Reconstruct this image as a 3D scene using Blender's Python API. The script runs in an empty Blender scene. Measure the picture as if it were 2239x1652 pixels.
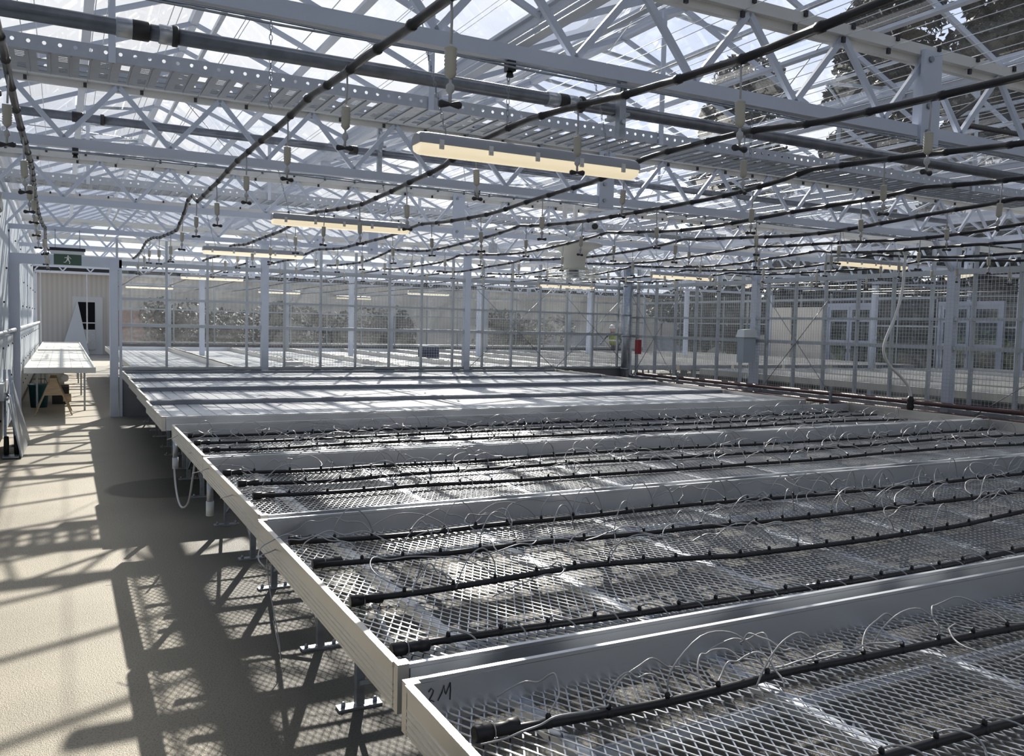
import bpy, math, random
from math import sin, cos, pi, radians, sqrt, atan2
from mathutils import Vector, Matrix

# ---------------------------------------------------------------- camera, world, sun, exposure
SC = bpy.context.scene
COL = SC.collection
W_, H_ = 2239.0, 1652.0
FPX = 1859.7
YAW, PITCH, ROLL = 0.48677, 0.06157, 0.02347
EYE = 1.64

cam_d = bpy.data.cameras.new('camera')
cam = bpy.data.objects.new('camera', cam_d)
COL.objects.link(cam)
cam_d.sensor_fit = 'HORIZONTAL'
cam_d.sensor_width = 36.0
cam_d.lens = FPX / W_ * 36.0
cam_d.clip_start = 0.05
cam_d.clip_end = 400
fwd = Vector((sin(YAW) * cos(PITCH), cos(YAW) * cos(PITCH), -sin(PITCH)))
rt = Vector((cos(YAW), -sin(YAW), 0))
up = rt.cross(fwd)
r2 = rt * cos(ROLL) + up * sin(ROLL)
u2 = up * cos(ROLL) - rt * sin(ROLL)
mt = Matrix((r2, u2, -fwd)).transposed().to_4x4()
mt.translation = Vector((0, 0, EYE))
cam.matrix_world = mt
SC.camera = cam

SC.view_settings.view_transform = 'Standard'
SC.view_settings.look = 'None'
SC.view_settings.exposure = 0.0
SC.view_settings.gamma = 1.0
SC.view_settings.use_curve_mapping = False
SC.cycles.use_denoising = True
SC.cycles.max_bounces = 8
SC.cycles.diffuse_bounces = 3
SC.cycles.glossy_bounces = 3
SC.cycles.transmission_bounces = 2
SC.cycles.transparent_max_bounces = 16
SC.cycles.caustics_reflective = False
SC.cycles.caustics_refractive = False
SC.cycles.sample_clamp_indirect = 6.0

SKY_STRENGTH = 1.15
SUN_ENERGY = 8.0
world = bpy.data.worlds.new('sky')
SC.world = world
world.use_nodes = True
nt = world.node_tree
nt.nodes.clear()
w_out = nt.nodes.new('ShaderNodeOutputWorld')
w_bg = nt.nodes.new('ShaderNodeBackground')
w_tc = nt.nodes.new('ShaderNodeTexCoord')
w_map = nt.nodes.new('ShaderNodeMapping')
w_map.inputs['Scale'].default_value = (1.0, 1.0, 2.2)
w_n = nt.nodes.new('ShaderNodeTexNoise')
w_n.inputs['Scale'].default_value = 2.6
w_n.inputs['Detail'].default_value = 6
w_n.inputs['Roughness'].default_value = 0.55
w_r = nt.nodes.new('ShaderNodeValToRGB')
w_r.color_ramp.elements[0].position = 0.36
w_r.color_ramp.elements[0].color = (0.66, 0.74, 0.93, 1)
w_r.color_ramp.elements[1].position = 0.52
w_r.color_ramp.elements[1].color = (1.0, 1.0, 1.02, 1)
nt.links.new(w_tc.outputs['Generated'], w_map.inputs['Vector'])
nt.links.new(w_map.outputs['Vector'], w_n.inputs['Vector'])
nt.links.new(w_n.outputs['Fac'], w_r.inputs['Fac'])
w_dot = nt.nodes.new('ShaderNodeVectorMath'); w_dot.operation = 'DOT_PRODUCT'
w_dot.inputs[1].default_value = Vector((0.38, 0.90, 0.22)).normalized()
nt.links.new(w_tc.outputs['Generated'], w_dot.inputs[0])
w_mr = nt.nodes.new('ShaderNodeMapRange')
w_mr.inputs['From Min'].default_value = 0.25
w_mr.inputs['From Max'].default_value = 0.68
nt.links.new(w_dot.outputs['Value'], w_mr.inputs['Value'])
w_mix = nt.nodes.new('ShaderNodeMix'); w_mix.data_type = 'RGBA'
w_mix.inputs['A'].default_value = (0.17, 0.21, 0.29, 1)
nt.links.new(w_mr.outputs['Result'], w_mix.inputs['Factor'])
nt.links.new(w_r.outputs['Color'], w_mix.inputs['B'])
nt.links.new(w_mix.outputs['Result'], w_bg.inputs['Color'])
w_bg.inputs['Strength'].default_value = SKY_STRENGTH
nt.links.new(w_bg.outputs['Background'], w_out.inputs['Surface'])

sun_d = bpy.data.lights.new('sun', 'SUN')
sun_d.energy = SUN_ENERGY
sun_d.angle = radians(0.55)
sun_d.color = (1.0, 0.93, 0.82)
sun = bpy.data.objects.new('sun', sun_d)
COL.objects.link(sun)
sun.rotation_euler = Vector((-0.515, -1.28, -0.80)).to_track_quat('-Z', 'Y').to_euler()
sun.location = (8, 20, 14)

# ---------------------------------------------------------------- materials
def new_mat(name):
    m = bpy.data.materials.new(name)
    m.use_nodes = True
    return m, m.node_tree, m.node_tree.nodes['Principled BSDF']

def mat(name, col, rough=0.5, metal=0.0, var=0.0, vscale=8.0, bump=0.0, bscale=40.0, spec=None, stretch=None):
    m, t, p = new_mat(name)
    p.inputs['Base Color'].default_value = (*col, 1)
    p.inputs['Roughness'].default_value = rough
    p.inputs['Metallic'].default_value = metal
    if spec is not None:
        p.inputs['Specular IOR Level'].default_value = spec
    if var or bump:
        tc = t.nodes.new('ShaderNodeTexCoord')
        mp = t.nodes.new('ShaderNodeMapping')
        t.links.new(tc.outputs['Object'], mp.inputs['Vector'])
        if stretch:
            mp.inputs['Scale'].default_value = stretch
    if var:
        n = t.nodes.new('ShaderNodeTexNoise')
        n.inputs['Scale'].default_value = vscale
        n.inputs['Detail'].default_value = 5
        t.links.new(mp.outputs['Vector'], n.inputs['Vector'])
        r = t.nodes.new('ShaderNodeValToRGB')
        r.color_ramp.elements[0].position = 0.3
        r.color_ramp.elements[1].position = 0.7
        r.color_ramp.elements[0].color = (*[c * (1 - var) for c in col], 1)
        r.color_ramp.elements[1].color = (*[min(1, c * (1 + var)) for c in col], 1)
        t.links.new(n.outputs['Fac'], r.inputs['Fac'])
        t.links.new(r.outputs['Color'], p.inputs['Base Color'])
        mr = t.nodes.new('ShaderNodeMapRange')
        mr.inputs['To Min'].default_value = max(0.02, rough - 0.12)
        mr.inputs['To Max'].default_value = min(1, rough + 0.12)
        t.links.new(n.outputs['Fac'], mr.inputs['Value'])
        t.links.new(mr.outputs['Result'], p.inputs['Roughness'])
    if bump:
        b = t.nodes.new('ShaderNodeBump')
        b.inputs['Strength'].default_value = bump
        b.inputs['Distance'].default_value = 0.01
        n2 = t.nodes.new('ShaderNodeTexNoise')
        n2.inputs['Scale'].default_value = bscale
        n2.inputs['Detail'].default_value = 3
        t.links.new(mp.outputs['Vector'], n2.inputs['Vector'])
        t.links.new(n2.outputs['Fac'], b.inputs['Height'])
        t.links.new(b.outputs['Normal'], p.inputs['Normal'])
    return m

M_WHITE = mat('white_coated_steel', (0.66, 0.705, 0.81), 0.38, 0.0, 0.05, 3)
M_CREAM = mat('cream_coated_steel', (0.80, 0.79, 0.76), 0.45, 0.0, 0.05, 3)
M_GALV = mat('galvanised_steel', (0.47, 0.50, 0.55), 0.36, 0.75, 0.18, 25)
M_GALVD = mat('dull_galvanised_steel', (0.35, 0.38, 0.42), 0.42, 0.7, 0.2, 18)
M_RAILD = mat('shaded_rail_aluminium', (0.20, 0.22, 0.26), 0.45, 0.6)  # far bench rails: shade on their faces is put into this dark colour
M_PIPE = mat('weathered_pipe_steel', (0.20, 0.215, 0.25), 0.34, 0.55, 0.2, 14)
M_TRAY = mat('tray_sheet_steel', (0.46, 0.49, 0.55), 0.5, 0.35, 0.08, 12)
M_ALU = mat('mill_aluminium', (0.66, 0.69, 0.74), 0.42, 1.0, 0.03, 2, stretch=(1, 3, 3))
M_ALUE = mat('grooved_aluminium', (0.66, 0.64, 0.61), 0.34, 0.9, 0.06, 4)
M_DECK = mat('expanded_steel', (0.86, 0.88, 0.92), 0.24, 1.0)
M_BLACK = mat('black_polyethylene', (0.009, 0.009, 0.013), 0.42)
M_DARK = mat('dark_plastic', (0.03, 0.03, 0.035), 0.5)
M_TUBE = mat('pale_grey_tubing', (0.52, 0.52, 0.53), 0.3)
M_WIRE = mat('bright_steel_wire', (0.75, 0.77, 0.80), 0.25, 0.8)
M_MESHW = mat('steel_mesh_wire', (0.55, 0.57, 0.60), 0.35, 0.5)
M_BEIGE = mat('beige_plastic', (0.55, 0.52, 0.44), 0.5)
M_RUST = mat('red_brown_pipe_paint', (0.12, 0.065, 0.07), 0.5, 0.0, 0.2, 6)
M_WOOD = mat('bare_timber', (0.56, 0.42, 0.27), 0.6, 0.0, 0.15, 6, 0.2, 30, stretch=(1, 1, 8))
M_INK = mat('black_marker_ink', (0.02, 0.02, 0.03), 0.6)
M_FAN = mat('ivory_plastic', (0.62, 0.62, 0.57), 0.45)
M_RUBBER = mat('black_rubber', (0.012, 0.012, 0.012), 0.7)
M_PANEL = mat('grey_blue_wall_panel', (0.46, 0.52, 0.59), 0.5, 0.0, 0.05, 1.5)
M_PANELW = mat('white_wall_panel', (0.75, 0.78, 0.80), 0.4, 0.0, 0.04, 2)
M_LOWW = mat('grey_lower_wall', (0.20, 0.20, 0.21), 0.6, 0.0, 0.1, 3)
M_FRAME = mat('aluminium_glazing_frame', (0.50, 0.53, 0.57), 0.4, 0.4, 0.06, 4)
M_BUILD = mat('cream_ribbed_cladding', (0.74, 0.69, 0.60), 0.7, 0.0, 0.05, 2)
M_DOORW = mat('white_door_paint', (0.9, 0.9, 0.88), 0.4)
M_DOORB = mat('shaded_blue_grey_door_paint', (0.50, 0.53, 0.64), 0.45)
M_HOLE = mat('dark_room_interior', (0.006, 0.006, 0.008), 0.9)
M_BRICK = mat('pink_brick_wall', (0.46, 0.28, 0.24), 0.8, 0.0, 0.2, 9)
M_GREEN = mat('exit_sign_green', (0.06, 0.11, 0.08), 0.4)
M_PICTO = mat('white_pictogram', (0.85, 0.9, 0.85), 0.4)
M_BLUE = mat('teal_blue_plastic', (0.03, 0.13, 0.17), 0.45)
M_SKIN = mat('skin', (0.5, 0.32, 0.24), 0.5)
M_HIVIS = mat('high_visibility_yellow', (0.34, 0.38, 0.06), 0.7)
M_NAVY = mat('navy_cloth', (0.04, 0.05, 0.09), 0.8)
M_HAT = mat('white_hard_hat', (0.7, 0.7, 0.7), 0.35)
M_RED = mat('red_plastic', (0.35, 0.03, 0.05), 0.5)
M_ORANGE = mat('orange_plastic', (0.7, 0.18, 0.03), 0.5)
M_GROUND = mat('outside_gravel', (0.42, 0.40, 0.35), 0.9, 0.0, 0.15, 2)
M_BARK = mat('tree_bark', (0.06, 0.05, 0.04), 0.9, 0.0, 0.2, 5)
M_MOTOR = mat('dark_grey_motor_housing', (0.10, 0.10, 0.11), 0.4, 0.3, 0.2, 20)

def glass_mat(name, tint, gloss=0.06, rough=0.02, dirt=0.0):
    m = bpy.data.materials.new(name)
    m.use_nodes = True
    t = m.node_tree
    t.nodes.clear()
    o = t.nodes.new('ShaderNodeOutputMaterial')
    tr = t.nodes.new('ShaderNodeBsdfTransparent')
    tr.inputs['Color'].default_value = (*tint, 1)
    gl = t.nodes.new('ShaderNodeBsdfGlossy')
    gl.inputs['Roughness'].default_value = rough
    lw = t.nodes.new('ShaderNodeLayerWeight')
    lw.inputs['Blend'].default_value = 0.5
    pw = t.nodes.new('ShaderNodeMath'); pw.operation = 'POWER'; pw.inputs[1].default_value = 5.0
    t.links.new(lw.outputs['Facing'], pw.inputs[0])
    fr = t.nodes.new('ShaderNodeMath'); fr.operation = 'MULTIPLY_ADD'
    fr.inputs[1].default_value = 0.92; fr.inputs[2].default_value = gloss
    t.links.new(pw.outputs[0], fr.inputs[0])
    mx = t.nodes.new('ShaderNodeMixShader')
    t.links.new(fr.outputs[0], mx.inputs['Fac'])
    t.links.new(tr.outputs['BSDF'], mx.inputs[1])
    t.links.new(gl.outputs['BSDF'], mx.inputs[2])
    last = mx
    if dirt:
        df = t.nodes.new('ShaderNodeBsdfTranslucent')
        df.inputs['Color'].default_value = (0.85, 0.88, 0.92, 1)
        d2 = t.nodes.new('ShaderNodeBsdfDiffuse')
        d2.inputs['Color'].default_value = (0.85, 0.88, 0.92, 1)
        m2 = t.nodes.new('ShaderNodeMixShader')
        m2.inputs['Fac'].default_value = 0.5
        t.links.new(df.outputs['BSDF'], m2.inputs[1])
        t.links.new(d2.outputs['BSDF'], m2.inputs[2])
        tc = t.nodes.new('ShaderNodeTexCoord')
        n = t.nodes.new('ShaderNodeTexNoise')
        n.inputs['Scale'].default_value = 0.9
        n.inputs['Detail'].default_value = 5
        t.links.new(tc.outputs['Object'], n.inputs['Vector'])
        mr = t.nodes.new('ShaderNodeMapRange')
        mr.inputs['From Min'].default_value = 0.35
        mr.inputs['From Max'].default_value = 0.75
        mr.inputs['To Min'].default_value = dirt * 0.25
        mr.inputs['To Max'].default_value = dirt
        t.links.new(n.outputs['Fac'], mr.inputs['Value'])
        m3 = t.nodes.new('ShaderNodeMixShader')
        t.links.new(mr.outputs['Result'], m3.inputs['Fac'])
        t.links.new(mx.outputs['Shader'], m3.inputs[1])
        t.links.new(m2.outputs['Shader'], m3.inputs[2])
        last = m3
    t.links.new(last.outputs['Shader'], o.inputs['Surface'])
    return m

M_GLASS = glass_mat('clear_roof_glass', (0.96, 0.975, 0.985), dirt=0.05)
M_GLASSW = glass_mat('wall_glass', (0.95, 0.97, 0.97), dirt=0.08)
M_GLASSD = glass_mat('dusty_side_glass', (0.85, 0.88, 0.92), dirt=0.65)

def emit_mat(name, col, strength):
    m, t, p = new_mat(name)
    p.inputs['Base Color'].default_value = (0.8, 0.8, 0.75, 1)
    p.inputs['Roughness'].default_value = 0.35
    p.inputs['Emission Color'].default_value = (*col, 1)
    p.inputs['Emission Strength'].default_value = strength
    return m
M_LAMP = emit_mat('lit_lamp_diffuser', (1.0, 0.84, 0.55), 0.72)
M_LAMPW = emit_mat('lit_cool_lamp_diffuser', (1.0, 0.98, 0.9), 1.1)
M_LAMPB = mat('translucent_lamp_housing', (0.42, 0.43, 0.46), 0.3)

# concrete floor: sandy screed, fine grit relief
def floor_mat():
    m, t, p = new_mat('sandy_concrete_floor')
    tc = t.nodes.new('ShaderNodeTexCoord')
    n1 = t.nodes.new('ShaderNodeTexNoise'); n1.inputs['Scale'].default_value = 1.1; n1.inputs['Detail'].default_value = 6
    n2 = t.nodes.new('ShaderNodeTexNoise'); n2.inputs['Scale'].default_value = 120; n2.inputs['Detail'].default_value = 2
    n3 = t.nodes.new('ShaderNodeTexVoronoi'); n3.inputs['Scale'].default_value = 210
    for n in (n1, n2, n3):
        t.links.new(tc.outputs['Object'], n.inputs['Vector'])
    r1 = t.nodes.new('ShaderNodeValToRGB')
    r1.color_ramp.elements[0].position = 0.3; r1.color_ramp.elements[0].color = (0.34, 0.30, 0.235, 1)
    r1.color_ramp.elements[1].position = 0.7; r1.color_ramp.elements[1].color = (0.47, 0.42, 0.33, 1)
    t.links.new(n1.outputs['Fac'], r1.inputs['Fac'])
    r2_ = t.nodes.new('ShaderNodeValToRGB')
    r2_.color_ramp.elements[0].position = 0.35; r2_.color_ramp.elements[0].color = (0.45, 0.45, 0.45, 1)
    r2_.color_ramp.elements[1].position = 0.5; r2_.color_ramp.elements[1].color = (1, 1, 1, 1)
    t.links.new(n2.outputs['Fac'], r2_.inputs['Fac'])
    mx = t.nodes.new('ShaderNodeMix'); mx.data_type = 'RGBA'; mx.blend_type = 'MULTIPLY'
    mx.inputs['Factor'].default_value = 0.7
    t.links.new(r1.outputs['Color'], mx.inputs['A'])
    t.links.new(r2_.outputs['Color'], mx.inputs['B'])
    # greyer floor under the benches, with shade below the mesh painted into its colour
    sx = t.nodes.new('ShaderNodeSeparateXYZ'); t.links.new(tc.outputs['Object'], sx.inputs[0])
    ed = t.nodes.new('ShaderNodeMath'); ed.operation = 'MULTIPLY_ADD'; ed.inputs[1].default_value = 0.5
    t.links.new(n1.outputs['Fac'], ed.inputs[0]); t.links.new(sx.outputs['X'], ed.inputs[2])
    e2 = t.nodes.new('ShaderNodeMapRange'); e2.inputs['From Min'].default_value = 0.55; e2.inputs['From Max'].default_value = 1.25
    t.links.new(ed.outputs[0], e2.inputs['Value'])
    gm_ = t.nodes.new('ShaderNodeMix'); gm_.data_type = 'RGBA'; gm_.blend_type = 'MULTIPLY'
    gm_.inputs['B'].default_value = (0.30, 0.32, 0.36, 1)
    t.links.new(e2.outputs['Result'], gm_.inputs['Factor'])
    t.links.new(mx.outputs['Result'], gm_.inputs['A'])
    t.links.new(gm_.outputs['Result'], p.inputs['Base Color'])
    # damp patch on the floor beside the fourth bench
    mpw = t.nodes.new('ShaderNodeMapping'); mpw.inputs['Location'].default_value = (-0.95 / 0.62, -8.75 / 0.52, 0); mpw.inputs['Scale'].default_value = (1 / 0.62, 1 / 0.52, 1)
    t.links.new(tc.outputs['Object'], mpw.inputs['Vector'])
    ln = t.nodes.new('ShaderNodeVectorMath'); ln.operation = 'LENGTH'; t.links.new(mpw.outputs['Vector'], ln.inputs[0])
    wj = t.nodes.new('ShaderNodeMath'); wj.operation = 'MULTIPLY_ADD'; wj.inputs[1].default_value = 0.35
    t.links.new(n1.outputs['Fac'], wj.inputs[0]); t.links.new(ln.outputs['Value'], wj.inputs[2])
    wm_ = t.nodes.new('ShaderNodeMapRange'); wm_.inputs['From Min'].default_value = 1.22; wm_.inputs['From Max'].default_value = 1.12
    t.links.new(wj.outputs[0], wm_.inputs['Value'])
    wt = t.nodes.new('ShaderNodeMix'); wt.data_type = 'RGBA'; wt.blend_type = 'MULTIPLY'
    wt.inputs['B'].default_value = (0.42, 0.42, 0.42, 1)
    t.links.new(wm_.outputs['Result'], wt.inputs['Factor']); t.links.new(gm_.outputs['Result'], wt.inputs['A'])
    t.links.new(wt.outputs['Result'], p.inputs['Base Color'])
    b = t.nodes.new('ShaderNodeBump'); b.inputs['Strength'].default_value = 0.5; b.inputs['Distance'].default_value = 0.0035
    ad = t.nodes.new('ShaderNodeMath'); ad.operation = 'ADD'
    t.links.new(n3.outputs['Distance'], ad.inputs[0]); t.links.new(n2.outputs['Fac'], ad.inputs[1])
    t.links.new(ad.outputs[0], b.inputs['Height'])
    t.links.new(b.outputs['Normal'], p.inputs['Normal'])
    p.inputs['Roughness'].default_value = 0.62
    return m
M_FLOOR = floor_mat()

# white grid deck of the far benches: pale sheet with fine dark seams every 12 cm
def grid_mat(name, col, seam, pitch, wid, rough):
    m, t, p = new_mat(name)
    tc = t.nodes.new('ShaderNodeTexCoord')
    br = t.nodes.new('ShaderNodeTexBrick')
    br.offset = 0.0
    br.inputs['Scale'].default_value = 1.0
    br.inputs['Brick Width'].default_value = pitch
    br.inputs['Row Height'].default_value = pitch
    br.inputs['Mortar Size'].default_value = wid
    br.inputs['Mortar Smooth'].default_value = 0.1
    br.inputs['Color1'].default_value = (*col, 1)
    br.inputs['Color2'].default_value = (*[c * 0.97 for c in col], 1)
    br.inputs['Mortar'].default_value = (*seam, 1)
    t.links.new(tc.outputs['Object'], br.inputs['Vector'])
    t.links.new(br.outputs['Color'], p.inputs['Base Color'])
    p.inputs['Roughness'].default_value = rough
    return m
M_SHEET = grid_mat('pale_sheet_with_grid_seams', (0.88, 0.90, 0.94), (0.16, 0.17, 0.20), 0.13, 0.007, 0.20)

def ribbed_cladding():
    m, t, p = new_mat('ribbed_cream_cladding')
    tc = t.nodes.new('ShaderNodeTexCoord')
    wv = t.nodes.new('ShaderNodeTexWave'); wv.bands_direction = 'X'; wv.inputs['Scale'].default_value = 1.6
    t.links.new(tc.outputs['Object'], wv.inputs['Vector'])
    r = t.nodes.new('ShaderNodeValToRGB')
    r.color_ramp.elements[0].color = (0.80, 0.73, 0.64, 1); r.color_ramp.elements[1].color = (0.90, 0.84, 0.76, 1)
    t.links.new(wv.outputs['Fac'], r.inputs['Fac'])
    t.links.new(r.outputs['Color'], p.inputs['Base Color'])
    p.inputs['Roughness'].default_value = 0.7
    return m
M_CLAD = ribbed_cladding()

def leaf_mat(name, c1, c2):
    m, t, p = new_mat(name)
    oi = t.nodes.new('ShaderNodeTexCoord')
    n = t.nodes.new('ShaderNodeTexNoise'); n.inputs['Scale'].default_value = 1.3; n.inputs['Detail'].default_value = 4
    t.links.new(oi.outputs['Object'], n.inputs['Vector'])
    r = t.nodes.new('ShaderNodeValToRGB')
    r.color_ramp.elements[0].position = 0.35; r.color_ramp.elements[0].color = (*c1, 1)
    r.color_ramp.elements[1].position = 0.65; r.color_ramp.elements[1].color = (*c2, 1)
    t.links.new(n.outputs['Fac'], r.inputs['Fac'])
    t.links.new(r.outputs['Color'], p.inputs['Base Color'])
    p.inputs['Roughness'].default_value = 0.6
    return m
M_LEAF = leaf_mat('dark_tree_foliage', (0.018, 0.022, 0.018), (0.05, 0.055, 0.045))
M_SHRUB = leaf_mat('grey_green_shrub_foliage', (0.03, 0.035, 0.03), (0.09, 0.09, 0.075))
M_LEAFG = leaf_mat('bright_green_foliage', (0.20, 0.36, 0.05), (0.48, 0.62, 0.14))

# ---------------------------------------------------------------- mesh helpers
class MB:
    def __init__(s):
        s.v = []; s.f = []; s.sm = []
    def box(s, x0, x1, y0, y1, z0, z1):
        n = len(s.v)
        s.v += [(x0, y0, z0), (x1, y0, z0), (x1, y1, z0), (x0, y1, z0), (x0, y0, z1), (x1, y0, z1), (x1, y1, z1), (x0, y1, z1)]
        for q in ((0, 3, 2, 1), (4, 5, 6, 7), (0, 1, 5, 4), (1, 2, 6, 5), (2, 3, 7, 6), (3, 0, 4, 7)):
            s.f.append(tuple(n + i for i in q)); s.sm.append(False)
        return s
    def bar(s, a, b, w, h, upv=(0, 0, 1)):
        a = Vector(a); b = Vector(b); d = (b - a).normalized(); u = Vector(upv)
        if abs(d.dot(u)) > 0.98:
            u = Vector((0, 1, 0))
        sd = d.cross(u).normalized(); u = sd.cross(d)
        n = len(s.v)
        for p in (a, b):
            for (i, j) in ((-1, -1), (1, -1), (1, 1), (-1, 1)):
                s.v.append(tuple(p + sd * (i * w / 2) + u * (j * h / 2)))
        for q in ((3, 2, 1, 0), (4, 5, 6, 7), (0, 1, 5, 4), (1, 2, 6, 5), (2, 3, 7, 6), (3, 0, 4, 7)):
            s.f.append(tuple(n + i for i in q)); s.sm.append(False)
        return s
    def tube(s, pts, r, seg=8, cap=True):
        pts = [Vector(p) for p in pts]
        rs = r if isinstance(r, (list, tuple)) else [r] * len(pts)
        n0 = len(s.v)
        prev = None
        for i, p in enumerate(pts):
            if i == 0: d = pts[1] - p
            elif i == len(pts) - 1: d = p - pts[i - 1]
            else: d = pts[i + 1] - pts[i - 1]
            if d.length < 1e-9: d = Vector((0, 0, 1))
            d.normalize()
            if prev is None:
                u = Vector((0, 0, 1)) if abs(d.z) < 0.9 else Vector((1, 0, 0))
                a = d.cross(u).normalized()
            else:
                a = (prev - d * prev.dot(d))
                if a.length < 1e-6: a = d.orthogonal()
                a.normalize()
            prev = a
            b = d.cross(a)
            for k in range(seg):
                t = 2 * pi * k / seg
                s.v.append(tuple(p + (a * cos(t) + b * sin(t)) * rs[i]))
        for i in range(len(pts) - 1):
            for k in range(seg):
                k2 = (k + 1) % seg
                s.f.append((n0 + i * seg + k, n0 + i * seg + k2, n0 + (i + 1) * seg + k2, n0 + (i + 1) * seg + k)); s.sm.append(True)
        if cap:
            s.f.append(tuple(n0 + k for k in reversed(range(seg)))); s.sm.append(False)
            m = n0 + (len(pts) - 1) * seg
            s.f.append(tuple(m + k for k in range(seg))); s.sm.append(False)
        return s
    def lathe(s, prof, c=(0, 0, 0), seg=24, cap=True, axis='Z'):
        n0 = len(s.v)
        for (r, z) in prof:
            for k in range(seg):
                t = 2 * pi * k / seg
                if axis == 'Z': s.v.append((c[0] + r * cos(t), c[1] + r * sin(t), c[2] + z))
                elif axis == 'X': s.v.append((c[0] + z, c[1] + r * cos(t), c[2] + r * sin(t)))
                else: s.v.append((c[0] + r * sin(t), c[1] + z, c[2] + r * cos(t)))
        for i in range(len(prof) - 1):
            for k in range(seg):
                k2 = (k + 1) % seg
                s.f.append((n0 + i * seg + k, n0 + i * seg + k2, n0 + (i + 1) * seg + k2, n0 + (i + 1) * seg + k)); s.sm.append(True)
        if cap:
            s.f.append(tuple(n0 + k for k in reversed(range(seg)))); s.sm.append(False)
            m = n0 + (len(prof) - 1) * seg
            s.f.append(tuple(m + k for k in range(seg))); s.sm.append(False)
        return s
    def poly(s, pts, smooth=False):
        n = len(s.v); s.v += [tuple(p) for p in pts]; s.f.append(tuple(range(n, n + len(pts)))); s.sm.append(smooth); return s
    def mesh(s, name, m):
        me = bpy.data.meshes.new(name)
        me.from_pydata(s.v, [], s.f)
        me.polygons.foreach_set('use_smooth', s.sm)
        if m: me.materials.append(m)
        me.update()
        return me
    def build(s, name, m, parent=None, label=None, loc=None):
        return place(name, s.mesh(name, m), parent, label, loc)

def place(name, me, parent=None, label=None, loc=None, rot=None):
    o = bpy.data.objects.new(name, me)
    COL.objects.link(o)
    if parent is not None: o.parent = parent
    if label: o['label'] = label
    if loc is not None: o.location = loc
    if rot is not None: o.rotation_euler = rot
    return o

def tag(o, label=None, cat=None, group=None, kind=None):
    if label: o['label'] = label
    if cat: o['category'] = cat
    if group: o['group'] = group
    if kind: o['kind'] = kind
    return o

def thing(name, label, cat, loc=(0, 0, 0), rotz=0.0, group=None):
    o = bpy.data.objects.new(name, None)
    o.empty_display_size = 0.1
    COL.objects.link(o)
    o.location = loc; o.rotation_euler = (0, 0, rotz)
    return tag(o, label, cat, group)

def struct(name, loc=(0, 0, 0), label=None):
    o = bpy.data.objects.new(name, None)
    o.empty_display_size = 0.1
    COL.objects.link(o); o.location = loc
    return tag(o, label, None, None, 'structure')

KIDS = {}
def copy_tree(src, parent=None):
    c = src.copy(); COL.objects.link(c)
    if parent is not None: c.parent = parent
    for ch in src.children:
        copy_tree(ch, c)
    return c
def dup(src, loc, label=None, group=None, rotz=None):
    c = copy_tree(src)
    c.location = loc
    if rotz is not None: c.rotation_euler = (0, 0, rotz)
    if label: c['label'] = label
    if group: c['group'] = group
    return c

def ordinal(i):
    return ['first', 'second', 'third', 'fourth', 'fifth', 'sixth', 'seventh', 'eighth', 'ninth', 'tenth', 'eleventh', 'twelfth', 'thirteenth', 'fourteenth', 'fifteenth', 'sixteenth', 'seventeenth', 'eighteenth', 'nineteenth', 'twentieth'][i]

RND = random.Random(7)

# ---------------------------------------------------------------- dimensions read off the photograph
GX = [-0.76 + 3.905 * i for i in range(7)]            # gutter lines
ROWS = [0.0, 3.85, 7.65, 11.45, 15.3, 19.1, 22.9, 26.7, 30.5]
GZ, SLOPE = 3.83, 0.404
RID = GZ + 1.95 * SLOPE
XW = 10.95                                            # right-hand partition
YB = 15.3                                             # partition at the back
Y0, Y1 = -6.0, 30.6

# ---------------------------------------------------------------- floor and ground
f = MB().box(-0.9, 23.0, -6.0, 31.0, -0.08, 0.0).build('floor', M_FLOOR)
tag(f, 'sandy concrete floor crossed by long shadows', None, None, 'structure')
g = MB().box(-70, 110, -40, 120, -0.3, -0.1).build('ground', M_GROUND)
tag(g, 'pale gravel ground outside the glasshouse', 'ground', None, 'structure')

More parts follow.
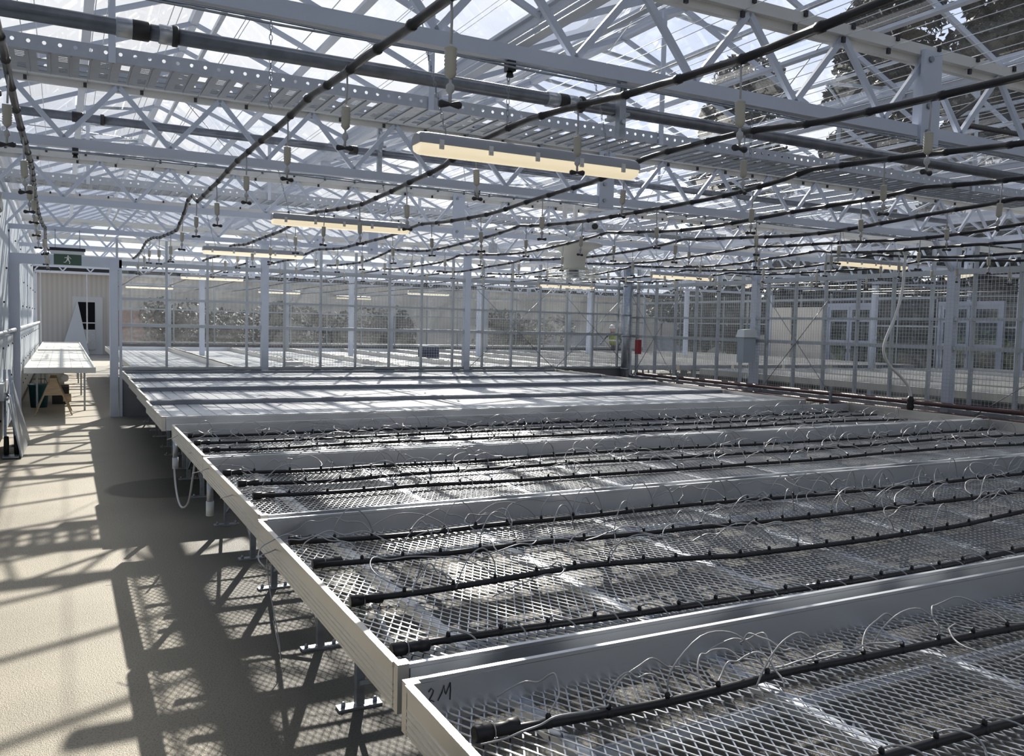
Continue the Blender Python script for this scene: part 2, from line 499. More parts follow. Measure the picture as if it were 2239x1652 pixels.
# ---------------------------------------------------------------- glass roof
ceil = struct('ceiling', (0, 0, 0), 'ridge and furrow glass roof on white glazing bars')
gut = MB()
prof = [(-0.10, 0.07), (-0.085, 0.0), (-0.05, -0.05), (0.05, -0.05), (0.085, 0.0), (0.10, 0.07)]
n = len(prof)
me = MB()
for y in (Y0, Y1):
    for (px, pz) in prof: me.v.append((px, y, pz))
for i in range(n - 1):
    me.f.append((i, i + 1, n + i + 1, n + i)); me.sm.append(False)
me.box(-0.13, -0.09, Y0, Y1, 0.05, 0.075); me.box(0.09, 0.13, Y0, Y1, 0.05, 0.075)
gm = me.mesh('gutter', M_WHITE)
for x in GX:
    place('gutter', gm, ceil, None, (x, 0, GZ))
BAR = 0.955
for i in range(6):
    xa, xb = GX[i], GX[i + 1]; xm = (xa + xb) / 2
    MB().poly([(xa + 0.1, Y0, GZ + 0.05), (xm, Y0, RID), (xm, Y1, RID), (xa + 0.1, Y1, GZ + 0.05)]).build('roof_glass', M_GLASS, ceil)
    MB().poly([(xm, Y0, RID), (xb - 0.1, Y0, GZ + 0.05), (xb - 0.1, Y1, GZ + 0.05), (xm, Y1, RID)]).build('roof_glass', M_GLASS, ceil)
    m = MB()
    k = 0
    y = Y0
    while y < Y1:
        w = 0.028
        m.bar((xa + 0.1, y, GZ + 0.03), (xm, y, RID - 0.02), w, 0.045)
        m.bar((xm, y, RID - 0.02), (xb - 0.1, y, GZ + 0.03), w, 0.045)
        y += BAR
    m.build('glazing_bars', M_WHITE, ceil)
    MB().bar((xm, Y0, RID), (xm, Y1, RID), 0.07, 0.08).build('ridge_beam', M_WHITE, ceil)
    for sx in (-1, 1):
        px = xm + sx * 0.98
        MB().bar((px, Y0, RID - 0.98 * SLOPE - 0.05), (px, Y1, RID - 0.98 * SLOPE - 0.05), 0.075, 0.03).build('purlin', M_WHITE, ceil)
    # opened roof vents, hinged at the ridge
    for j, yv in enumerate([2.3 + 3.82 * q + (0.6 if i % 2 else 0) for q in range(-1, 7)]):
        sx = 1 if (i + j) % 2 else -1
        L = 0.98; ang = 0.30
        ex = xm + sx * L; ez = RID + 0.07 - L * SLOPE + ang
        v = MB()
        for yy in (yv, yv + 1.27, yv + 2.54):
            v.bar((xm, yy, RID + 0.06), (ex, yy, ez), 0.03, 0.035)
        v.bar((ex, yv, ez), (ex, yv + 2.54, ez), 0.035, 0.03)
        v.bar((xm, yv, RID + 0.06), (xm, yv + 2.54, RID + 0.06), 0.035, 0.03)
        v.build('roof_vent', M_FRAME, ceil)
        # push arms down to the truss line
        MB().bar((ex, yv + 1.27, ez), (xm + sx * 0.35, yv + 1.27, RID - 0.48), 0.02, 0.02).build('vent_arm', M_GALV, ceil)
    # wind ties under the glass
    MB().tube([(xa, 3.85, GZ), (xm, 7.65, RID - 0.1)], 0.006, 5).tube([(xm, 3.85, RID - 0.1), (xb, 7.65, GZ)], 0.006, 5)\
        .tube([(xa, 11.45, GZ), (xm, 15.3, RID - 0.1)], 0.006, 5).tube([(xm, 11.45, RID - 0.1), (xb, 15.3, GZ)], 0.006, 5).build('wind_tie', M_GALVD, ceil)
    MB().bar((xm, Y0, RID - 0.48), (xm, Y1, RID - 0.48), 0.035, 0.035).build('vent_drive_shaft', M_GALV, ceil)

# ---------------------------------------------------------------- lattice trusses
def make_truss(label, group=None, clips=True):
    t = thing('roof_truss', label, 'truss', (GX[0], 0, 2.95), 0, group)
    L = GX[3] - GX[0]
    m = MB()
    m.box(0, L, -0.03, 0.03, 0.53, 0.60).box(0, L, 0.012, 0.052, 0.485, 0.53)
    m.build('top_chord', M_CREAM, t)
    m = MB(); m.box(0, L, -0.035, 0.035, 0.0, 0.075)
    m.build('bottom_chord', M_WHITE, t)
    P = L / 15
    wa = MB().bar((0, 0, 0.075), (P / 2, 0, 0.53), 0.028, 0.038).mesh('web_bar', M_WHITE)
    wb = MB().bar((0, 0, 0.075), (-P / 2, 0, 0.53), 0.028, 0.038).mesh('web_bar', M_WHITE)
    for k in range(15):
        place('web_bar', wa, t, None, (P * k, 0, 0))
        place('web_bar', wb, t, None, (P * (k + 1), 0, 0))
    gp = MB().box(-0.065, 0.065, -0.02, 0.02, 0.60, GZ - 2.95 - 0.05).mesh('gutter_post', M_WHITE)
    for gx in (L / 3, 2 * L / 3):
        place('gutter_post', gp, t, None, (gx, 0, 0))
    # bolted splice plates
    sp = MB().box(L / 2 - 0.09, L / 2 + 0.09, -0.06, -0.035, -0.06, 0.56).box(L / 2 - 0.06, L / 2 + 0.06, -0.035, 0.035, 0.05, 0.56)
    s_ = sp.build('splice_plate', M_WHITE, t)
    bm_ = MB().lathe([(0.02, -0.075), (0.02, -0.06)], (0, 0, 0), 8, True, 'Y').mesh('bolt', M_GALVD)
    for z in (0.03, 0.2, 0.5):
        place('bolt', bm_, s_, None, (L / 2 - 0.03, 0, z))
    c = MB().box(-0.012, 0.012, -0.045, -0.028, 0.0, 0.035).mesh('wire_clip', M_DARK)
    x = 0.2
    while x < L and clips:
        place('wire_clip', c, t, None, (x, 0, 0.575))
        place('wire_clip', c, t, None, (x - 0.088, -0.004, 0.478))
        x += 0.41
    return t
TR = []
t0 = make_truss('white lattice truss overhead nearest the camera')
t0.location.y = ROWS[1]
TR.append(t0)
names = {2: 'white lattice truss behind the perforated cable tray', 3: 'white lattice truss, third away from the camera',
         4: 'white lattice truss above the back glass partition'}
for r in (2, 3, 4):
    TR.append(dup(t0, (GX[0], ROWS[r], 2.95), names[r]))
tf = make_truss('white lattice truss in the bay beyond the right mesh partition', 'trusses beyond the right partition', False)
tf.location = (GX[3], ROWS[1], 2.95)
for r in (5, 6, 7, 8):
    dup(tf, (GX[0], ROWS[r], 2.95), 'white lattice truss in the bay beyond the back glass partition', 'trusses beyond the back partition')
for r in range(2, 9):
    dup(tf, (GX[3], ROWS[r], 2.95), 'white lattice truss in the bay beyond the right mesh partition', 'trusses beyond the right partition')

# loose cables lying on the bottom chord of the near trusses
for r, yy in ((1, 3.80), (2, 7.60)):
    for q in range(2):
        pts = [(GX[0] + 0.4 * i, yy - 0.005 * q, 2.93 - 0.012 * q - 0.012 * abs(sin(i * 0.9 + q))) for i in range(29)]
        c = MB().tube(pts, 0.006, 5).build('cable', M_GALVD)
        tag(c, '%s grey cable strapped under the %s lattice truss' % (('upper', 'lower')[q], ('nearest', 'second nearest')[r - 1]), 'cable')

# ---------------------------------------------------------------- columns
def column_mesh(h, w=0.12):
    return MB().box(-w / 2, w / 2, -w / 2, w / 2, 0, h).box(-w / 2 - 0.04, w / 2 + 0.04, -w / 2 - 0.04, w / 2 + 0.04, 0, 0.012).mesh('column', M_WHITE)
cm = column_mesh(2.95)
col_n = {(3, 1): 'white steel column at the right, nearest of the right partition columns',
         (3, 2): 'white steel column in the right mesh partition beside the white hose',
         (3, 3): 'white steel column carrying the grey control box',
         (3, 4): 'square white column behind the round downpipe in the far corner',
         (1, 4): 'white column in the back partition, left of the two',
         (2, 4): 'white column in the back partition, right of the two',
         (0, 4): 'white column at the left side of the aisle doorway',
         (0, 3): 'white column in the left side wall before the doorway',
         (0, 2): 'white column in the left side wall nearest the camera'}
for (i, r), lb in col_n.items():
    o = thing('column', lb, 'column', (GX[i], ROWS[r], 0))
    place('shaft', cm, o)
    if i == 3:
        MB().bar((-0.06, 0, 2.55), (-0.45, 0, 2.93), 0.05, 0.05).build('knee_brace', M_WHITE, o)
for i in range(0, 7):
    for r in (6, 8):
        o = place('column', cm, None, None, (GX[i], ROWS[r], 0))
        tag(o, 'white column standing in the bay beyond the back glass partition', 'column', 'columns beyond the back partition')
for i in (5, 6):
    for r in range(1, 5):
        o = place('column', cm, None, None, (GX[i], ROWS[r], 0))
        tag(o, 'white column standing in the bay beyond the right mesh partition', 'column', 'columns beyond the right partition')
dp = thing('downpipe', 'round galvanised downpipe in the far right corner', 'downpipe', (XW - 0.19, YB - 0.19, 0))
MB().lathe([(0.095, 0), (0.095, 2.95)], seg=20).build('pipe', M_GALV, dp)
for z in (0.75, 1.45, 1.9, 2.6):
    MB().lathe([(0.101, 0), (0.101, 0.035)], (0, 0, z), 20).build('strap', M_GALVD, dp)

# ---------------------------------------------------------------- partitions
def partition(name, label, x0, x1, y, skip, mull, rails, zbot, ztop, wires, braces, glass=M_GLASSW, low=True):
    """a glazed partition in the xz plane; local x runs along it"""
    root = struct(name, (0, 0, 0), label)
    return root

def wall_parts(root, L, mulls, rails, zbot, ztop, wires, braces, glass, lowmat, mesh_to=None, mw=0.035, start=0.0):
    for mx in mulls:
        MB().box(mx - mw / 2, mx + mw / 2, -0.03, 0.03, zbot, ztop).build('mullion', M_FRAME, root)
    for (z, h) in rails:
        MB().box(start, L, -0.045, 0.045, z - h / 2, z + h / 2).build('rail', M_FRAME, root)
    if glass:
        MB().poly([(start, 0.01, zbot), (L, 0.01, zbot), (L, 0.01, ztop), (start, 0.01, ztop)]).build('glass', glass, root)
    if wires:
        m = MB()
        w = 0.0035
        x = mesh_to[0]
        while x < mesh_to[1]:
            m.box(x, x + w, -0.056, -0.056 + w, wires[0], wires[1]); x += 0.0525
        z = wires[0]
        while z < wires[1]:
            m.box(mesh_to[0], mesh_to[1], -0.056 - w, -0.056, z, z + w); z += 0.0525
        m.build('wire_mesh', M_MESHW, root)
    for (a, b) in braces:
        MB().tube([(a[0], -0.07, a[1]), (b[0], -0.07, b[1])], 0.006, 6).build('brace_rod', M_GALVD, root)
    if lowmat:
        MB().box(start, L, -0.02, 0.03, 0.0, zbot).build('lower_panel', lowmat, root)

wb = struct('wall_back', (0, YB, 0), 'glazed back partition with aluminium bars and wire mesh')
mull = [0.79] + [2.84 - 0.65 * k for k in (2, 1)] + [2.84 + 0.652 * k for k in range(0, 13)]
wall_parts(wb, XW, mull, [(0.79, 0.05), (1.50, 0.055), (1.93, 0.04), (2.50, 0.07)], 0.77, 2.9, (0.78, 2.5),
           [((7.1, 2.45), (9.0, 0.8)), ((7.1, 0.8), (9.0, 2.45)), ((9.1, 2.45), (10.9, 0.8)), ((9.1, 0.8), (10.9, 2.45))],
           M_GLASSW, M_LOWW, (3.2, 10.85), 0.035, 0.86)
# upper glazing above the partition, within the truss depth
# doorway of the aisle
dr = struct('door_1', (0, YB, 0), 'open aisle doorway framed in white steel')
MB().box(0.68, 0.80, -0.06, 0.06, 0, 2.55).build('door_post', M_WHITE, dr)
MB().box(0.82, 0.86, -0.05, 0.05, 0, 2.55).build('door_track_post', M_WHITE, dr)
MB().box(-0.70, 0.86, -0.05, 0.07, 2.42, 2.58).build('door_head', M_WHITE, dr)
MB().box(-0.70, -0.58, -0.06, 0.06, 0, 2.42).build('door_post', M_WHITE, dr)

wr = struct('wall_right', (XW, YB, 0), 'right partition of aluminium bars and steel wire mesh')
wr.rotation_euler = (0, 0, -pi / 2)
mull = [0.33 + 0.637 * k for k in range(0, 32)]
wall_parts(wr, YB + 4, mull, [(0.60, 0.05), (1.47, 0.055), (1.87, 0.04), (2.52, 0.07)], 0.25, 2.9, (0.3, 2.5),
           [((0.1, 2.45), (1.9, 0.4)), ((0.1, 0.4), (1.9, 2.45)), ((4.0, 2.45), (5.8, 0.5)), ((4.0, 0.5), (5.8, 2.45)), ((8.0, 0.5), (10.5, 2.2))],
           M_GLASSW, None, (0.1, YB + 1))

# left side wall: solid grey-blue panels under the gutter
wl = struct('wall_left', (-0.72, 0, 0), 'grey-blue panelled left side wall with a handrail ledge')
for k in range(0, 8):
    ya = -3.0 + 3.82 * k + 0.02; yb_ = ya + 3.80
    MB().box(-0.03, 0.0, ya, yb_, 0.0, 3.42).build('wall_panel', M_PANEL, wl)
MB().box(-0.05, 0.05, -3, 31, 3.40, 3.47).build('top_rail', M_WHITE, wl)
MB().tube([(0.07, 5, 1.40), (0.07, 31, 1.40)], 0.028, 10).build('handrail', M_PANELW, wl)
MB().box(0.0, 0.05, 8, 31, 0.1, 1.34).build('lower_panel', M_PANEL, wl)
b = MB()
rr = random.Random(3)
for k in range(60):
    b.lathe([(0.016, 0.048), (0.016, 0.062)], (0, 8.5 + k * 0.37, (0.35, 0.75, 1.2)[k % 3]), 6, True, 'X')
for k in range(30):
    b.lathe([(0.016, 0.0), (0.016, 0.02)], (0, 9.5 + k * 0.7, (1.8, 2.3, 2.9)[k % 3]), 6, True, 'X')
b.build('bolt', M_DARK, wl)
MB().poly([(-0.015, -3, 3.47), (-0.015, 31, 3.47), (-0.015, 31, GZ), (-0.015, -3, GZ)]).build('glass', M_GLASSW, wl)

# far partition of the second bay, and end partition at the right
wf = struct('wall_far', (0, 30.55, 0), 'far glazed wall of the second bay')
wall_parts(wf, GX[6], [-0.6 + 1.3 * k for k in range(18)], [(0.8, 0.05), (1.9, 0.05), (2.7, 0.07)], 0.75, 2.95, None, [], M_GLASSW, M_LOWW, None, 0.04, 1.7)
we = struct('wall_end', (GX[6], YB * 2, 0), 'end wall of the right-hand bay with white double doors')
we.rotation_euler = (0, 0, -pi / 2)
wall_parts(we, 34, [1.3 * k for k in range(27)], [(0.6, 0.05), (1.9, 0.05), (2.75, 0.08)], 0.55, 2.95, None, [], M_GLASSW, M_LOWW, None, 0.04)

# ---------------------------------------------------------------- tension wires above the trusses
wm = MB().tube([(0, -5.8, 0), (0, YB, 0)], 0.0028, 4).mesh('tension_wire', M_WIRE)
for k in range(28):
    for z in (3.575, 3.475):
        x = -0.55 + 0.41 * k - (0.08 if z < 3.5 else 0)
        o = place('tension_wire', wm, None, None, (x, 0, z))
        tag(o, 'thin bright %s screen wire stretched along the bay over the benches' % ('upper' if z > 3.5 else 'lower'), 'wire', '%s tension wires across the trusses' % ('upper' if z > 3.5 else 'lower'))

# ---------------------------------------------------------------- overhead black irrigation pipes and misting drops
PX = [-0.18, 1.0, 2.05, 3.1, 4.12, 5.16, 6.2, 7.25, 8.3, 9.35, 10.35]
TRACE = {
 1: [(-1, 2.55), (2.32, 2.57), (2.72, 2.59), (3.1, 2.62), (3.46, 2.63), (3.89, 2.66), (4.43, 2.65), (5.12, 2.66), (5.71, 2.65), (6.42, 2.61), (7.45, 2.60), (7.62, 2.63), (7.80, 2.69), (8.2, 2.68), (8.4, 2.61), (9.05, 2.51), (10.6, 2.55), (11.4, 2.62), (12.42, 2.63), (13.4, 2.58), (14.45, 2.56)],
 2: [(-1, 2.56), (1.67, 2.57), (2.2, 2.56), (2.9, 2.60), (3.4, 2.64), (3.79, 2.66), (4.31, 2.65), (4.82, 2.59), (5.32, 2.57), (5.71, 2.55), (6.32, 2.54), (6.98, 2.58), (7.94, 2.64), (9.16, 2.58), (9.96, 2.57), (11.05, 2.58), (12.19, 2.64), (13.3, 2.57), (14.5, 2.58)],
 3: [(-1, 2.58), (1.93, 2.59), (2.38, 2.60), (2.86, 2.61), (3.33, 2.65), (3.84, 2.655), (4.17, 2.66), (4.71, 2.60), (5.63, 2.57), (6.24, 2.55), (7.27, 2.57), (7.84, 2.60), (8.76, 2.56), (9.53, 2.55), (10.54, 2.56), (11.75, 2.62), (13, 2.56), (14.7, 2.58)],
}
def pz(k, y):
    if k in TRACE:
        T = TRACE[k]
        if y <= T[0][0]: return T[0][1]
        for a, b_ in zip(T, T[1:]):
            if y <= b_[0]:
                return a[1] + (b_[1] - a[1]) * (y - a[0]) / (b_[0] - a[0])
        return T[-1][1]
    ph = (y - 3.85) / 3.8
    return 2.655 - 0.085 * abs(sin(pi * ph)) ** 0.8 + 0.008 * sin(y * 2.3 + k * 1.7)
def sprinkler_mesh_set():
    hose = MB().tube([(0, 0, 0), (0.002, 0, -0.06), (0, 0, -0.13)], 0.0042, 6).mesh('drop_tube', M_TUBE)
    prof = [(0.006, 0.0), (0.018, -0.004)]
    for q in range(6):
        prof += [(0.019, -0.008 - q * 0.011), (0.016, -0.013 - q * 0.011)]
    prof += [(0.018, -0.078), (0.010, -0.088), (0.005, -0.092)]
    wt = MB().lathe(prof, seg=12).mesh('weight', M_BEIGE)
    va = MB().lathe([(0.004, 0), (0.004, -0.012), (0.012, -0.02), (0.013, -0.034), (0.005, -0.045), (0.005, -0.07)], seg=10).mesh('valve', M_TUBE)
    nz = MB().lathe([(0.008, -0.034), (0.012, -0.026), (0.009, -0.014), (0.005, 0), (0.009, 0.014), (0.012, 0.026), (0.008, 0.034)], seg=10, axis='X').mesh('mist_nozzle', M_DARK)
    return hose, wt, va, nz
S_H, S_W, S_V, S_N = sprinkler_mesh_set()
KIND_PIPE = ['leftmost', 'second from the left', 'third from the left', 'fourth from the left', 'fifth from the left', 'sixth from the left', 'seventh from the left', 'eighth from the left', 'ninth from the left', 'tenth from the left', 'rightmost']
for k, x in enumerate(PX):
    pts = []; rs = []
    y = -1.2
    yend = 14.78
    nclip = 0
    while y < yend:
        r0 = 0.0160
        z = pz(k, y) + 0.004 * sin(3.1 * y + k)
        xx = x + 0.012 * sin(1.3 * y + 2 * k)
        pts.append((xx, y, z)); rs.append(r0)
        if nclip % 3 == 0:
            pts.append((xx, y + 0.004, z)); rs.append(0.0195)
            pts.append((xx, y + 0.026, z)); rs.append(0.0195)
            pts.append((xx, y + 0.030, z)); rs.append(r0)
        nclip += 1
        y += 0.115
    pts.append((x, yend, pz(k, yend))); rs.append(0.018)
    pts.append((x, yend + 0.03, pz(k, yend))); rs.append(0.018)
    o = MB().tube(pts, rs, 8).build('irrigation_pipe', M_BLACK)
    tag(o, 'black overhead irrigation pipe, %s across the hall' % KIND_PIPE[k], 'pipe', 'overhead black irrigation pipes')
    for j in range(13):
        ys = 2.31 + 1.05 * j - 0.02 * (k % 3)
        if k == 0: ys -= 0.3
        if ys > 14.72: continue
        z = pz(k, ys) - 0.012
        s_ = thing('misting_sprinkler', 'misting drop with beige weight, %s from the camera on the %s overhead pipe' % (ordinal(j), KIND_PIPE[k].replace(' ', '-')), 'sprinkler', (x + 0.012 * sin(1.3 * ys + 2 * k), ys, z))
        s_['group'] = 'misting drops under the overhead pipes'
        s_.rotation_euler = (RND.uniform(-0.05, 0.05), RND.uniform(-0.05, 0.05), RND.uniform(-0.5, 0.5))
        place('drop_tube', S_H, s_, None, (0, 0, 0.010))
        place('weight', S_W, s_, None, (0, 0, -0.125))
        place('valve', S_V, s_, None, (0, 0, -0.215))
        place('mist_nozzle', S_N, s_, None, (0, 0, -0.288))
# pipes of the neighbouring bays
nb = MB().tube([(0, -1, 0), (0, 3, -0.03), (0, 7, 0.02), (0, 11, -0.02), (0, 14.5, 0)], 0.014, 6).mesh('irrigation_pipe', M_BLACK)
for k in range(9):
    o = place('irrigation_pipe', nb, None, None, (11.7 + 1.2 * k, 0, 2.6 + 0.01 * (k % 3)))
    tag(o, 'black overhead irrigation pipe beyond the right mesh partition', 'pipe', 'irrigation pipes beyond the right partition')
    if k < 8:
        o = place('irrigation_pipe', nb, None, None, (1.6 + 1.2 * k, 16.2, 2.6))
        tag(o, 'black overhead irrigation pipe beyond the back glass partition', 'pipe', 'irrigation pipes beyond the back partition')

# ---------------------------------------------------------------- steel heating pipes across the bay
def heat_pipe(y, z, x0, x1, r, label, bands):
    t = thing('steel_pipe', label, 'pipe', (0, y, z))
    MB().tube([(x0, 0, 0), (x1, 0, 0)], r, 18).build('pipe', M_PIPE, t)
    for (bx, w, rr_, m) in bands:
        MB().lathe([(rr_, -w / 2), (rr_ + 0.004, -w / 2 + 0.004), (rr_ + 0.004, w / 2 - 0.004), (rr_, w / 2)], (bx, 0, 0), 18, True, 'X').build('coupling', m, t)
    return t
pA = heat_pipe(3.98, 2.84, GX[0], XW, 0.034, 'thick galvanised steel pipe crossing under the nearest truss',
               [(0.30, 0.07, 0.037, M_DARK), (0.255, 0.10, 0.036, M_GALV), (0.40, 0.06, 0.036, M_GALV), (0.435, 0.025, 0.040, M_DARK), (2.37, 0.06, 0.037, M_DARK), (2.31, 0.08, 0.036, M_GALV), (2.43, 0.06, 0.036, M_GALV), (2.49, 0.02, 0.040, M_DARK)])
pB = heat_pipe(7.80, 3.23, -0.4, XW, 0.034, 'thick galvanised steel pipe running within the second truss',
               [(0.12, 0.08, 0.038, M_DARK), (0.30, 0.03, 0.04, M_DARK), (2.4, 0.08, 0.038, M_DARK)])
for (x, y, zt, zb, lb) in ((2.66, 3.85, 2.96, 2.66, 'galvanised strut and clamp holding the near steel pipe'), (2.63, 7.72, 3.45, 2.95, 'galvanised strut beside the second steel pipe'),
                           (6.6, 3.85, 2.96, 2.66, 'galvanised strut holding the near steel pipe at the right side')):
    t = thing('pipe_hanger', lb, 'bracket', (x, y, zt))
    MB().box(-0.02, 0.02, -0.02, 0.02, zb - zt, 0.0).build('strut', M_GALVD, t)
    MB().box(0.03, 0.075, 0.02, 0.20, -0.17, -0.155).box(0.045, 0.06, 0.06, 0.2, -0.155, -0.06).build('bracket', M_GALVD, t)
    b = MB()
    for z in (-0.05, -0.22):
        b.lathe([(0.012, -0.035), (0.012, 0.0)], (0, 0, z), 8, True, 'Y')
    b.build('bolt', M_GALV, t)

o = MB().tube([(6.30, 4.2, 3.50), (5.90, 4.2, 3.265), (5.87, 4.2, 3.24), (5.93, 4.2, 3.23), (6.9, 4.2, 3.25), (XW - 0.05, 4.2, 3.27)], 0.021, 8).build('bent_pipe', M_DARK)
tag(o, 'dark pipe with a sharp elbow high behind the nearest truss', 'pipe')

# ---------------------------------------------------------------- perforated cable tray
def make_tray(label, y):
    t = thing('cable_tray', label, 'tray', (0, y, 3.30))
    m = MB()
    x = GX[0] + 0.1
    k = 0
    Wd = 0.56
    def plate(xa, xb, ya, yb):
        m.poly([(xa, ya, 0), (xb, ya, 0), (xb, yb, 0), (xa, yb, 0)]); m.poly([(xa, yb, 0.0025), (xb, yb, 0.0025), (xb, ya, 0.0025), (xa, ya, 0.0025)])
    while x < XW - 0.2:
        c = 0.123
        plate(x, x + 0.036, 0, Wd)
        plate(x + 0.090, x + c, 0, Wd)
        cols = []
        if k % 2 == 0:
            cols = [(0.06, 0.19), (0.25, 0.38), (0.43, 0.50)]
        else:
            cols = [(0.07 + 0.036 * q, 0.088 + 0.036 * q) for q in range(4)] + [(0.34 + 0.036 * q, 0.358 + 0.036 * q) for q in range(4)]
        prev = 0
        for (a, b_) in cols:
            plate(x + 0.036, x + 0.090, prev, a); prev = b_
        plate(x + 0.036, x + 0.090, prev, Wd)
        m.box(x + 0.104, x + 0.112, 0.02, Wd - 0.02, -0.008, 0.0)
        x += c; k += 1
    m.build('tray_floor', M_TRAY, t)
    for (yy, nm) in ((0.0, 'near'), (Wd, 'far')):
        m = MB()
        x = GX[0] + 0.1
        while x < XW - 0.2:
            c = 0.088; h = 0.095; r = 0.0125; cx = x + c / 2; cz = h * 0.55
            outer = [(x, 0), (x + c / 2, 0), (x + c, 0), (x + c, cz), (x + c, h), (x + c / 2, h), (x, h), (x, cz)]
            n0 = len(m.v)
            for (a, b_) in outer: m.v.append((a, yy, b_))
            for (a, b_) in outer:
                an = atan2(b_ - cz, a - cx); m.v.append((cx + r * cos(an), yy, cz + r * sin(an)))
            for q in range(8):
                q2 = (q + 1) % 8
                m.f.append((n0 + q, n0 + q2, n0 + 8 + q2, n0 + 8 + q)); m.sm.append(False)
            x += c
        m.build('side_flange', M_TRAY, t)
    for hx in (0.30, 2.54, 4.76, 7.0, 9.2):
        i = int((hx - GX[0]) / 3.905); xm = GX[i] + 1.9525
        zr = RID - abs(hx - xm) * SLOPE - 3.30 - 0.02
        MB().box(hx - 0.022, hx + 0.022, -0.02, -0.004, -0.01, zr).build('hanger', M_WHITE, t)
    return t
make_tray('wide perforated steel cable tray before the second truss', 6.26)
make_tray('wide perforated cable tray near the back partition', 12.1)

# ---------------------------------------------------------------- chains
def chain(x, y, z0, z1, label, dx=0.0):
    m = MB(); z = z0; q = 0
    while z > z1:
        f_ = (z0 - z) / max(1e-6, (z0 - z1))
        cx = x + dx * f_
        pts = []
        for a in range(9):
            t = 2 * pi * a / 8
            u = 0.008 * cos(t); v = 0.018 * sin(t)
            pts.append((cx + (u if q % 2 == 0 else 0), y + (u if q % 2 else 0), z + v))
        m.tube(pts, 0.0022, 4, False)
        z -= 0.029; q += 1
    o = m.build('chain', M_GALVD)
    tag(o, label, 'chain')
    return o
chain(0.97, 4.6, 3.8, 2.75, 'steel link chain hanging left of the second black pipe')
chain(2.0, 3.893, 3.0, 2.66, 'steel link chain hanging above the near tube lamp')
chain(3.63, 3.893, 3.0, 2.66, 'steel link chain hanging right of the near tube lamp')

# ---------------------------------------------------------------- tube lamps
def make_lamp(label, warm=True):
    t = thing('tube_lamp', label, 'lamp')
    L = 1.27
    # housing: rounded upper shell, diffuser: rounded lower shell
    def shell(zs, sgn, wy, h, x0, x1):
        m = MB(); seg = 8; n0 = 0
        for xx, sc in ((x0, 0.80), (x0 + 0.012, 0.95), (x0 + 0.06, 1.0), (x1 - 0.06, 1.0), (x1 - 0.012, 0.95), (x1, 0.80)):
            for q in range(seg + 1):
                a = pi * q / seg
                m.v.append((xx, wy * cos(a) * (0.8 + 0.2 * sc), sgn * h * (sin(a) ** 0.7) * sc))
        for i in range(5):
            for q in range(seg):
                a = i * (seg + 1) + q
                fc = (a, a + 1, a + seg + 2, a + seg + 1)
                m.f.append(fc if sgn > 0 else fc[::-1]); m.sm.append(True)
        m.f.append(tuple(range(seg + 1))); m.sm.append(False)
        m.f.append(tuple(5 * (seg + 1) + q for q in reversed(range(seg + 1)))); m.sm.append(False)
        return m
    shell(0, 1, 0.060, 0.062, 0, L).build('housing', M_LAMPB, t)
    shell(0, -1, 0.054, 0.048, 0.005, L - 0.005).build('diffuser', M_LAMP if warm else M_LAMPW, t, 'warm glowing diffuser')
    clip = MB().box(-0.012, 0.012, -0.062, -0.053, -0.022, 0.022).box(-0.009, 0.009, -0.066, -0.058, -0.010, 0.018).mesh('clip', M_CREAM)
    for q in range(5):
        place('clip', clip, t, None, (0.11 + q * 0.262, 0, 0.0))
    for ex in (0.16, L - 0.16):
        m = MB(); z = 0.05; q = 0
        while z < 0.455:
            pts = []
            for a in range(7):
                tt = 2 * pi * a / 6
                u = 0.006 * cos(tt); v = 0.015 * sin(tt)
                pts.append((ex + (u if q % 2 == 0 else 0) - 0.28 * (z - 0.05) * (1 if ex > 0.5 else 1), (u if q % 2 else 0), z + v))
            m.tube(pts, 0.0018, 4, False); z += 0.024; q += 1
        m.build('chain', M_GALVD, t)
    return t
lamp = make_lamp('large glowing tube lamp overhead nearest the camera')
lamp.location = (1.49, 3.85, 2.49)
for (x, y, z, lb) in ((1.63, 7.65, 2.52, 'glowing tube lamp, second in the row leading to the back'), (1.58, 11.45, 2.50, 'glowing tube lamp, third in the row leading to the back'),
                      (8.66, 7.65, 2.54, 'glowing tube lamp at the right beside the white hose'), (8.64, 11.45, 2.53, 'glowing tube lamp between the ceiling fan and the right column'),
                      (8.66, 15.18, 2.49, 'glowing tube lamp near the far right corner')):
    o = dup(lamp, (x, y, z), lb)
    if y > 15:
        MB().box(0.60, 0.63, -0.01, 0.10, 0.40, 0.47).box(0.60, 0.63, -0.01, 0.01, 0.05, 0.47).build('bracket', M_GALV, o)
for (x, y) in ((2.2, 19.1), (5.3, 26.7), (8.7, 22.9), (8.7, 30.0), (1.6, 26.7)):
    dup(lamp, (x, y, 2.5), 'glowing tube lamp beyond the back glass partition', 'lamps beyond the back partition')
for (x, y) in ((12.5, 13.2), (12.5, 8.4)):
    o = dup(lamp, (x, y, 2.62), 'glowing tube lamp beyond the right mesh partition', 'lamps beyond the right partition', 0.9)

